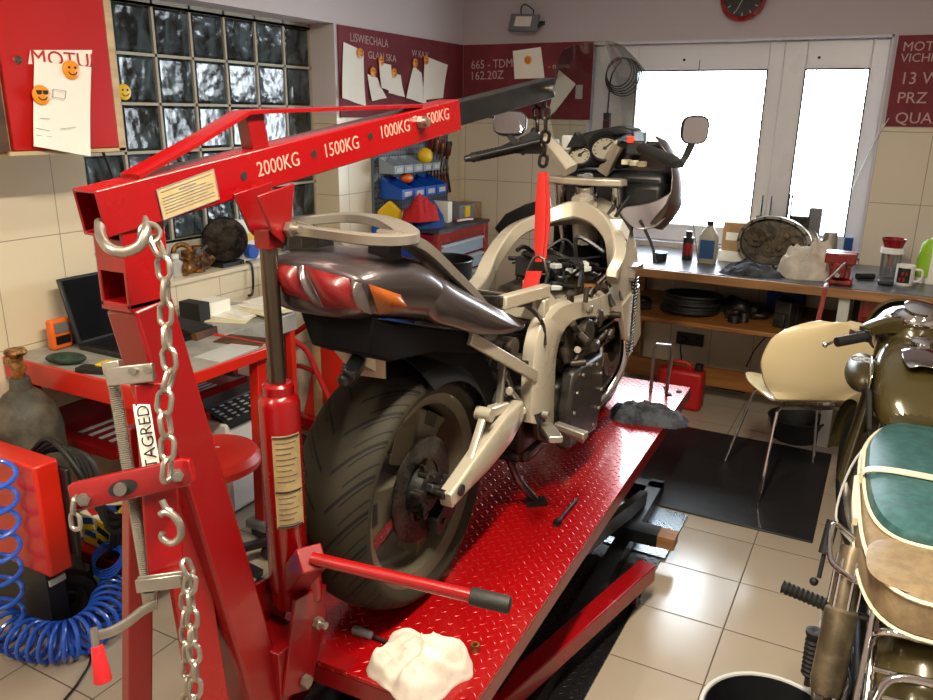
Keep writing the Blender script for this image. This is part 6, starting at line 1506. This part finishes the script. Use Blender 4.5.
# meter, gloves, packets, papers
t_ = thing('multimeter', 'small orange and black multimeter leaning at the wall on the desk', 'meter', (-2.60, 1.71, dz)); MB().box((-2.61, 1.735, dz+.055), (.035, .08, .11)).build('holster', M['orange'], t_, bevel=.008); MB().box((-2.592, 1.735, dz+.08), (.006, .055, .035)).build('display', M['grey'], t_); MB().box((-2.592, 1.735, dz+.035), (.006, .055, .03)).build('dial', M['black'], t_)
tag(MB().bx(-2.67, -2.60, 1.79, 1.88, dz, dz+.08).build('charger', M['plastic'], bevel=.01), 'black power brick behind the laptop', 'charger')
t_ = tag(MB().ell((-2.42, 1.62, dz+.022), (.07, .035, .02), Matrix.Rotation(.5, 3, 'Z')).build('glove', mottled('green black glove', '#14211a', '#2c4434', 24, rough=.8)), 'dark green work glove at the near edge of the desk', 'glove')
pk = ['white', 'yellow', 'paper', 'ink', 'yellow']
for k, (x, y, w, d, r, m, l) in enumerate(((-2.27, 1.61, .05, .10, .3, 'ink', 'black and white packet nearest to the desk edge'), (-2.22, 1.66, .055, .12, .2, 'yellow', 'yellow packet behind the black and white one on the desk'), (-2.14, 1.64, .06, .08, -.2, 'paper', 'white packet beside the yellow packet on the desk'), (-2.10, 1.69, .05, .07, .4, 'white', 'small white box at the desk corner behind the crane mast'))):
    tag(MB().box((x, y, dz+.009+.003*k), (d, w, .018+.006*k), Matrix.Rotation(r, 3, 'Z')).build('packet', M[m], bevel=.002), l, 'packet')
# behind the mast: folders and papers
for k, (x, y, w, d, h, r, m, nm, l) in enumerate(((-2.36, 2.10, .20, .12, .03, .1, 'brown_card', 'folder', 'dark brown folder stack on the desk beside the papers'), (-2.37, 2.095, .21, .11, .012, -.1, 'ink', 'notebook', 'black notebook on top of the brown folder'), (-2.05, 2.02, .12, .25, .004, .05, 'lgrey', 'magazine', 'grey brochure at the front edge of the desk'), (-2.10, 2.14, .20, .11, .005, .2, 'brown_card', 'magazine', 'dark brown brochure at the end of the desk next to the ram'))):
    z0 = dz+(0 if k != 1 else .031)
    tag(MB().box((x, y, z0+h/2), (w, d, h), Matrix.Rotation(r, 3, 'Z')).build(nm, M[m], bevel=.001), l, nm)
rd = random.Random(8)
# low cabinet behind the desk, against the ledge wall
lc_ = thing('side_table', 'grey topped side table below the tiled ledge, holding the paper pile', 'table', (-2.5, 2.6, 0))
MB().bx(-2.68, -2.28, 2.22, 2.66, .70, .78).build('table_top', M['desk_top'], lc_, bevel=.003); 
for x, y in ((-2.665, 2.63), (-2.30, 2.63)): MB().bx(x-.015, x+.015, y-.015, y+.015, 0, .70).build('leg', M['orange_red'], lc_)
for k in range(6):
    x, y = -2.44+rd.uniform(-.04, .06), 2.42+.05*k
    tag(MB().box((x, y, .782+.005*k), (.21, .15, .004), Matrix.Rotation(rd.uniform(-.4, .4), 3, 'Z')).build('paper_sheet', M['paper' if k % 3 else 'paper_c']), 'loose invoice in the paper pile below the ledge, %s from the bottom' % n_ord[k], 'paper', 'paper pile below the ledge')
tag(MB().bx(-2.62, -2.50, 2.30, 2.36, .78, .86).build('ink_box', M['ink'], bevel=.002), 'black and white ink box standing behind the paper pile', 'box')
tag(MB().bx(-2.62, -2.52, 2.38, 2.50, .78, .845).build('card_box', M['paper'], bevel=.002), 'small white box with dark side behind the paper pile', 'box')
# printer
pr_ = thing('printer', 'white printer with dark control panel standing under the desk end', 'printer', (-2.33, 2.36, 0))
MB().bx(-2.64, -2.24, 2.15, 2.58, .02, .42).build('body', M['white'], pr_, bevel=.012)
MB().bx(-2.63, -2.36, 2.16, 2.57, .42, .465).build('scanner_lid', M['plastic'], pr_, bevel=.006)
b = MB(); b.prism([(-2.36, 2.16, .445), (-2.36, 2.57, .445), (-2.225, 2.57, .405), (-2.225, 2.16, .405)], (0, 0, .012)); pn = b.build('control_panel', M['ink'], pr_)
b = MB(); rd = random.Random(2)
for k in range(40):
    x = -2.35+.022*(k % 5); y = 2.19+.048*(k//5); z = .4575-.04*(x+2.36)/.135; b.box((x, y, z+.002), (.012, .022 if k % 3 else .012, .003))
b.build('button_field', M['lgrey'], pn)['kind'] = 'stuff'
# stool on casters
c = V((-1.96, 1.80, 0)); sl_ = thing('work_stool', 'round red rolling stool with white lettering between mast and ram', 'stool', c)
MB().lathe([(0, .44), (.14, .44), (.165, .455), (.17, .48), (.155, .505), (.11, .518), (0, .522)], c, UZ, 44).build('seat', M['stool'], sl_)
text('lettering', 'ONE', M['white'], sl_.children[-1], c+V((-.09, -.10, .5235)), V((.88, .47, 0)), V((-.47, .88, 0)), .07, .0006, shear=.3)
MB().cyl(c+V((0, 0, .1)), c+V((0, 0, .44)), .02, n=16).build('column', M['chrome'], sl_)
for k in range(5):
    a = 2*PI*k/5; e_ = c+V((.19*math.cos(a), .19*math.sin(a), .075)); lg = MB().bar(c+V((0, 0, .10)), e_, .03, .025).build('leg', M['black'], sl_); MB().cyl(e_+V((-.012, 0, -.045)), e_+V((.012, 0, -.045)), .028, n=16).build('caster', M['plastic'], lg)

# gas bottle, compressor, blue hoses
c = V((-2.43, 1.455, 0)); gb = thing('gas_bottle', 'weathered grey green gas bottle beside the desk and the red welder', 'gas bottle', c)
MB().lathe([(0, 0), (.105, 0), (.11, .02), (.11, .62), (.098, .69), (.06, .74), (.035, .76), (.03, .80), (0, .80)], c, UZ, 40).build('cylinder', M['olive_cyl'], gb)
b = MB(); b.cyl(c+V((0, 0, .80)), c+V((0, 0, .88)), .02, n=16); b.cyl(c+V((-.05, 0, .845)), c+V((.06, -.02, .845)), .014, n=12); b.lathe([(.03, 0), (.035, .01), (.03, .02)], c+V((0, 0, .875)), UZ, 14, cap=True); b.build('valve', M['brass'], gb)
cm = thing('compressor', 'red welder case on black base with one wheel behind the blue hose', 'welder', (-2.55, 1.18, 0))
MB().bx(-2.46, -2.10, 1.255, 1.335, .26, .635).build('case', M['orange_red'], cm, bevel=.01)
MB().bx(-2.46, -2.16, 1.275, 1.335, .03, .26).build('base', M['black'], cm)
MB().bx(-2.44, -2.075, 1.335, 1.352, .30, .60).build('rear_panel', M['plastic'], cm, bevel=.006)
MB().bx(-2.159, -2.152, 1.28, 1.335, .20, .22).build('trim_strip', M['lgrey'], cm)
wh = MB().lathe([(.04, -.022), (.068, -.026), (.084, -.018), (.088, 0), (.084, .018), (.068, .026), (.04, .022)], (-2.225, 1.385, .088), V((.8, -.6, 0)), 40, cap=True).build('wheel', M['rubber'], cm)
MB().lathe([(0, .02), (.02, .027), (.03, .02), (.05, .022), (.055, .026)], (-2.225, 1.385, .088), V((.8, -.6, 0)), 28).build('wheel_hub', M['plastic'], wh)
b = MB(); b.cyl((-2.36, 1.355, .088), (-2.22, 1.385, .088), .012, n=10); b.build('axle', M['black'], cm)
# tangle of black cables on top, behind
rd = random.Random(4)
for k in range(7):
    pts = [V((-2.32+.02*k, 1.37+.004*k, .56+.012*k)), V((-2.20+.025*k, 1.375+.006*k, .66-.01*k)), V((-2.08+.006*k, 1.38+.008*k, .58-.035*k)), V((-2.08+.008*k, 1.42+.012*k, .46-.02*k)), V((-2.12+.006*k, 1.50+.01*k, .3)), V((-2.3+.006*k, 1.56+.01*k, .02))]
    tag(MB().tube(pts, .009, 8).build('welding_cable', M['rubber']), 'one of the thick black cables draped over the back of the red welder', 'cable', 'black cables behind the welder')
# hanging blue spiral hose, left edge
b = MB(); c0, c1 = at(-6, 466, y=1.19), at(4, 618, y=1.17); P = []
ax_h = (c1-c0); u, v, d = frame_of(ax_h); n_t = 6.5
for k in range(int(n_t*18)+1):
    a = 2*PI*k/18; q = k/(n_t*18); P.append(c0+ax_h*q+(u*math.cos(a)+v*math.sin(a))*.055)
tag(b.tube(P, .0075, 8, smooth=False).build('spiral_hose', M['hose_blue']), 'blue spiral air hose hanging before the red welder case', 'hose')
# coil on the floor
P = []; pth = cat([at(-6, 622, z=.066), at(30, 640, z=.066), at(70, 640, z=.066), at(103, 618, z=.066), at(116, 590, z=.066), at(145, 575, z=.066)], 30)
turns = 24; N = turns*20
for k in range(N+1):
    q = k/N*(len(pth)-1); i = min(int(q), len(pth)-2); p = pth[i].lerp(pth[i+1], q-i); d = (pth[i+1]-pth[i]).normalized(); s_ = d.cross(UZ).normalized(); a = 2*PI*k/20
    P.append(p+s_*math.cos(a)*.058+UZ*math.sin(a)*.058)
tag(MB().tube(P, .0068, 8, smooth=False).build('spiral_hose', M['hose_blue']), 'blue spiral air hose lying coiled on the floor tiles', 'hose')
tag(MB().tube([at(-10, 645, z=.012), at(30, 636, z=.006), at(60, 640, z=.006), at(90, 655, z=.006), at(80, 680, z=.006), at(60, 705, z=.006)], .004, 7).build('floor_cable', M['black']), 'thin black cable curving over the floor below the blue hose', 'cable')
# creeper / low red dolly with sticker covered box behind the slider
t_ = thing('parts_trolley', 'low red parts tray with sticker covered box under the desk', 'trolley', (-2.2, 1.66, 0))
MB().bx(-2.42, -2.02, 1.52, 1.78, .10, .15).build('tray', M['red2'], t_, bevel=.006)
for x, y in ((-2.38, 1.55), (-2.06, 1.55), (-2.38, 1.75), (-2.06, 1.75)): MB().cyl((x-.012, y, .04), (x+.012, y, .04), .04, n=16).build('caster', M['plastic'], t_); MB().bar((x, y, .1), (x, y, .04), .03, .02, (0, 1, 0)).build('caster_fork', M['zinc'], t_)
t_ = thing('sticker_box', 'box covered in yellow, white and purple stickers on the low red tray', 'box', (-2.2, 1.64, .15))
MB().bx(-2.38, -2.08, 1.56, 1.74, .15, .27).build('box', M['paper_c'], t_, bevel=.003)
rd = random.Random(9); sc = ['yellow', 'ink', 'white', 'cloth_red', 'cloth_blue', 'yellow', 'ink', 'white']
for k in range(16):
    x = -2.36+.07*(k % 4)+rd.uniform(0, .02); z = .165+.025*(k//4); MB().box((x+.02, 1.5585, z+.008), (.06, .002, .024), Matrix.Rotation(rd.uniform(-.5, .5), 3, 'Y')).build('sticker', M[sc[k % 8]], t_)
for k in range(8): MB().box((-2.34+.035*k, 1.60+.03*(k % 3), .2712), (.07, .05, .001), Matrix.Rotation(rd.uniform(-.8, .8), 3, 'Z')).build('sticker', M[sc[(k+3) % 8]], t_)
b = MB(); 
for k in range(4): b.torus((-2.17+.006*k, 1.50-.004*k, .19-.006*k), (.2, -.6, .8), .05, .0035, 26, 6)
tag(b.build('lead_coil', M['hose_blue']), 'small blue lead coiled in front of the sticker box', 'cable')
# low dark dolly on the floor right of the mast
t_ = thing('floor_dolly', 'low grey dolly on the floor between the mast and the ram', 'dolly', (-1.93, 2.20, 0))
MB().bx(-2.08, -1.76, 2.05, 2.36, .05, .085).build('deck', M['grey'], t_, bevel=.008)
for x, y in ((-2.04, 2.09), (-1.80, 2.09), (-2.04, 2.32), (-1.80, 2.32)): MB().cyl((x-.01, y, .024), (x+.01, y, .024), .024, n=14).build('caster', M['plastic'], t_)

# ---------------------------------------------------------------- red tube trolley and cardboard tube behind the ram
ht = thing('hand_truck', 'red tube frame trolley with red side panel behind the rear tyre', 'trolley', (-2.35, 2.95, 0))
y = 2.95
def hp(px, py, yy=2.95): return at(px, py, y=yy)
b = MB(); b.tube([hp(276, 305), hp(281, 325), hp(287, 342), hp(286, 368), hp(288, 405), hp(296, 440)], .016, 12); b.build('tube', M['red'], ht)
b = MB(); b.tube([hp(280, 308, 2.9), hp(288, 335, 2.9), hp(306, 350), hp(318, 375), hp(332, 405), hp(345, 440)], .014, 12); b.build('tube', M['cloth_red'], ht)
b = MB(); b.tube([hp(300, 290), hp(308, 308), hp(309, 322), hp(290, 336)], .014, 10); b.tube([hp(286, 368), hp(300, 366), hp(314, 372)], .013, 10); b.tube([hp(262, 425, 2.85), hp(262, 380, 2.85), hp(258, 340, 2.85)], .013, 10) if False else None; b.build('cross_tube', M['red'], ht)
MB().prism([hp(318, 340, 3.05), hp(392, 356, 3.05), hp(375, 440, 3.05), hp(300, 432, 3.05)], (0, .02, 0)).build('side_panel', M['orange_red'], ht, bevel=.003)
b = MB(); b.bar(hp(296, 416), hp(345, 432), .05, .05); b.build('base_bar', M['red'], ht, bevel=.006)
b = MB(); b.bar(hp(291, 415, 2.86), hp(298, 452, 2.86), .03, .035, NX); b.build('caster_fork', M['red'], ht)
c = hp(301, 459, 2.84); c.z = .042; MB().cyl(c-V((.015, 0, 0)), c+V((.015, 0, 0)), .042, n=22).build('caster', M['plastic'], ht)
tag(MB().cyl((-2.50, 3.10, 0), (-2.50, 3.10, .90), .058, n=28).build('cardboard_tube', M['card']), 'upright brown cardboard tube behind the red tube trolley', 'tube')

# ---------------------------------------------------------------- things on the ledge under the glass blocks
lz = GZ0+.0085
t_ = thing('bench_grinder', 'pale cut off machine with big dark disc on the window ledge', 'grinder', (-2.765, 2.72, lz))
c = V((-2.745, 2.72, lz+.125)); MB().lathe([(0, -.012), (.10, -.012), (.105, -.006), (.105, .006), (.10, .012), (.04, .02), (0, .02)], c, (.75, -.65, 0), 40).build('disc', M['dark_steel'], t_)
b = MB(); b.prism([V((-2.74, y_, lz+z_)) for y_, z_ in ((2.79, 0), (2.95, 0), (2.93, .13), (2.88, .20), (2.80, .21), (2.77, .10))], (-.06, 0, 0)); b.build('housing', M['white'], t_, bevel=.008)
MB().cyl((-2.70, 2.86, lz+.05), (-2.735, 2.86, lz+.05), .035, n=22).build('knob', M['blue'], t_); MB().bx(-2.742, -2.737, 2.83, 2.91, lz+.10, lz+.135).build('warning_label', M['yellow'], t_)
b = MB(); b.bar(c, V((-2.77, 2.84, lz+.12)), .03, .03); b.bx(-2.81, -2.71, 2.66, 2.80, lz, lz+.02); b.build('arm', M['black'], t_)
tag(MB().tube([(-2.70, 2.80, lz+.012), (-2.672, 2.81, lz-.01), (-2.668, 2.80, .8), (-2.66, 2.76, .79)], .006).build('power_lead', M['black']), 'black power lead hanging from the machine over the tiled ledge', 'cable')
ct = thing('old_carburettor', 'greasy bronze coloured carburettor on the window ledge', 'carburettor', (-2.76, 2.52, lz))
b = MB(); c = V((-2.76, 2.50, lz)); b.torus(c+V((0, -.03, .095)), (.8, -.5, .1), .038, .012); b.cyl(c+V((0, -.07, .03)), c+V((.02, .09, .05)), .035, n=18); b.cyl(c+V((.02, .04, .0)), c+V((.02, .04, .12)), .028, n=16); b.cyl(c+V((0, .09, .02)), c+V((.02, .13, .06)), .022, n=14); b.box(c+V((.01, .02, .09)), (.05, .09, .03)); b.ell(c+V((.03, -.05, .03)), (.03, .03, .03)); b.build('body', M['brass'], ct, bevel=.002)
b = MB(); b.bar(c+V((.04, .0, .08)), c+V((.05, .07, .12)), .01, .012); b.cyl(c+V((.03, .02, .10)), c+V((.05, .02, .10)), .014, n=12); b.build('linkage', M['steel'], ct)
for k, (y_, h_, m, l) in enumerate(((2.36, .12, 'white', 'taller white plastic bottle on the ledge near the chain'), (2.42, .09, 'lgrey', 'short pale plastic bottle on the ledge near the chain'))):
    t_ = thing('fluid_bottle', l, 'bottle', (-2.75, y_, lz)); MB().lathe([(0, 0), (.028, 0), (.03, .01), (.03, h_*.7), (.014, h_*.85), (.014, h_*.9)], (-2.75, y_, lz), UZ, 22, cap=True).build('body', M[m], t_); MB().cyl((-2.75, y_, lz+h_*.9), (-2.75, y_, lz+h_+.01), .016, n=16).build('cap', M['white'], t_)
b = MB(); rd = random.Random(17)
for k in range(14):
    a = V((-2.77+rd.uniform(-.03, .05), 3.10+rd.uniform(-.10, .30), lz+.012)); b.tube([a, a+V((rd.uniform(-.04, .04), rd.uniform(-.1, .1), rd.uniform(.05, .16))), a+V((rd.uniform(-.03, .03), rd.uniform(-.15, .15), .0))], .005, 6)
tag(b.build('wiring_harness', M['plastic']), 'tangled black wiring harness on the ledge behind the tail', 'wiring')
t_ = thing('black_motor', 'black electric motor on the ledge near the window jamb', 'motor', (-2.76, 3.25, lz)); MB().cyl((-2.76, 3.20, lz+.06), (-2.76, 3.36, lz+.06), .055, n=24).build('body', M['plastic'], t_); MB().bx(-2.80, -2.72, 3.22, 3.34, lz, lz+.02).build('foot', M['black'], t_)
# ---------------------------------------------------------------- camera, daylight, lamps
cd = bpy.data.cameras.new('camera'); cd.sensor_width = 36; cd.lens = FPX*36/933; cd.clip_start = .02
cam = bpy.data.objects.new('camera', cd); COL.objects.link(cam)
Mx = Matrix((CR, CU, -CF)).transposed().to_4x4(); Mx.translation = CAM; cam.matrix_world = Mx
S.camera = cam
w = bpy.data.worlds.new('overcast sky'); S.world = w; w.use_nodes = True
nt = w.node_tree; bg = nt.nodes['Background']
bg.inputs[0].default_value = (.86, .93, 1, 1); bg.inputs[1].default_value = 25.0
def area(name, loc, rot, sx, sy, power, col, portal=False):
    l = bpy.data.lights.new(name, 'AREA'); l.shape = 'RECTANGLE'; l.size = sx; l.size_y = sy; l.energy = power; l.color = col
    o = bpy.data.objects.new(name, l); COL.objects.link(o); o.location = loc; o.rotation_euler = rot
    if portal: l.cycles.is_portal = True
    return o
area('window_portal', ((WX0+WX1)/2, YW+.2, (WZ0+WZ1)/2), (-PI/2, 0, 0), WX1-WX0, WZ1-WZ0, 1, (1, 1, 1), True)
def tube_lamp(x, y, power, where, rz=0):
    t_ = thing('ceiling_lamp', 'fluorescent ceiling lamp '+where, 'lamp', (x, y, ZC), 'ceiling lamps')
    MB().box((x, y, ZC-.02), (.16, 1.25, .04)).build('housing', M['white'], t_)
    area('lamp_tube', (x, y, ZC-.06), (0, 0, rz), .1, 1.2, power, (1, .88, .69))
tube_lamp(-.28, 1.05, 105, 'over the crane and the lift')
tube_lamp(-1.25, -.55, 55, 'added out of view to brighten the floor and mast')  # extra unseen lamp, added to brighten the near floor, mast and leveller
tube_lamp(1.1, 1.6, 10, 'beyond the olive motorcycle')
S.view_settings.view_transform = 'Standard'; S.view_settings.look = 'None'; S.view_settings.gamma = 1; S.view_settings.use_curve_mapping = False
S.view_settings.exposure = 0
S.cycles.use_denoising = True; S.cycles.max_bounces = 8; S.cycles.transparent_max_bounces = 16
S.cycles.caustics_reflective = False; S.cycles.caustics_refractive = False; S.cycles.sample_clamp_indirect = 6
bpy.context.view_layer.update()
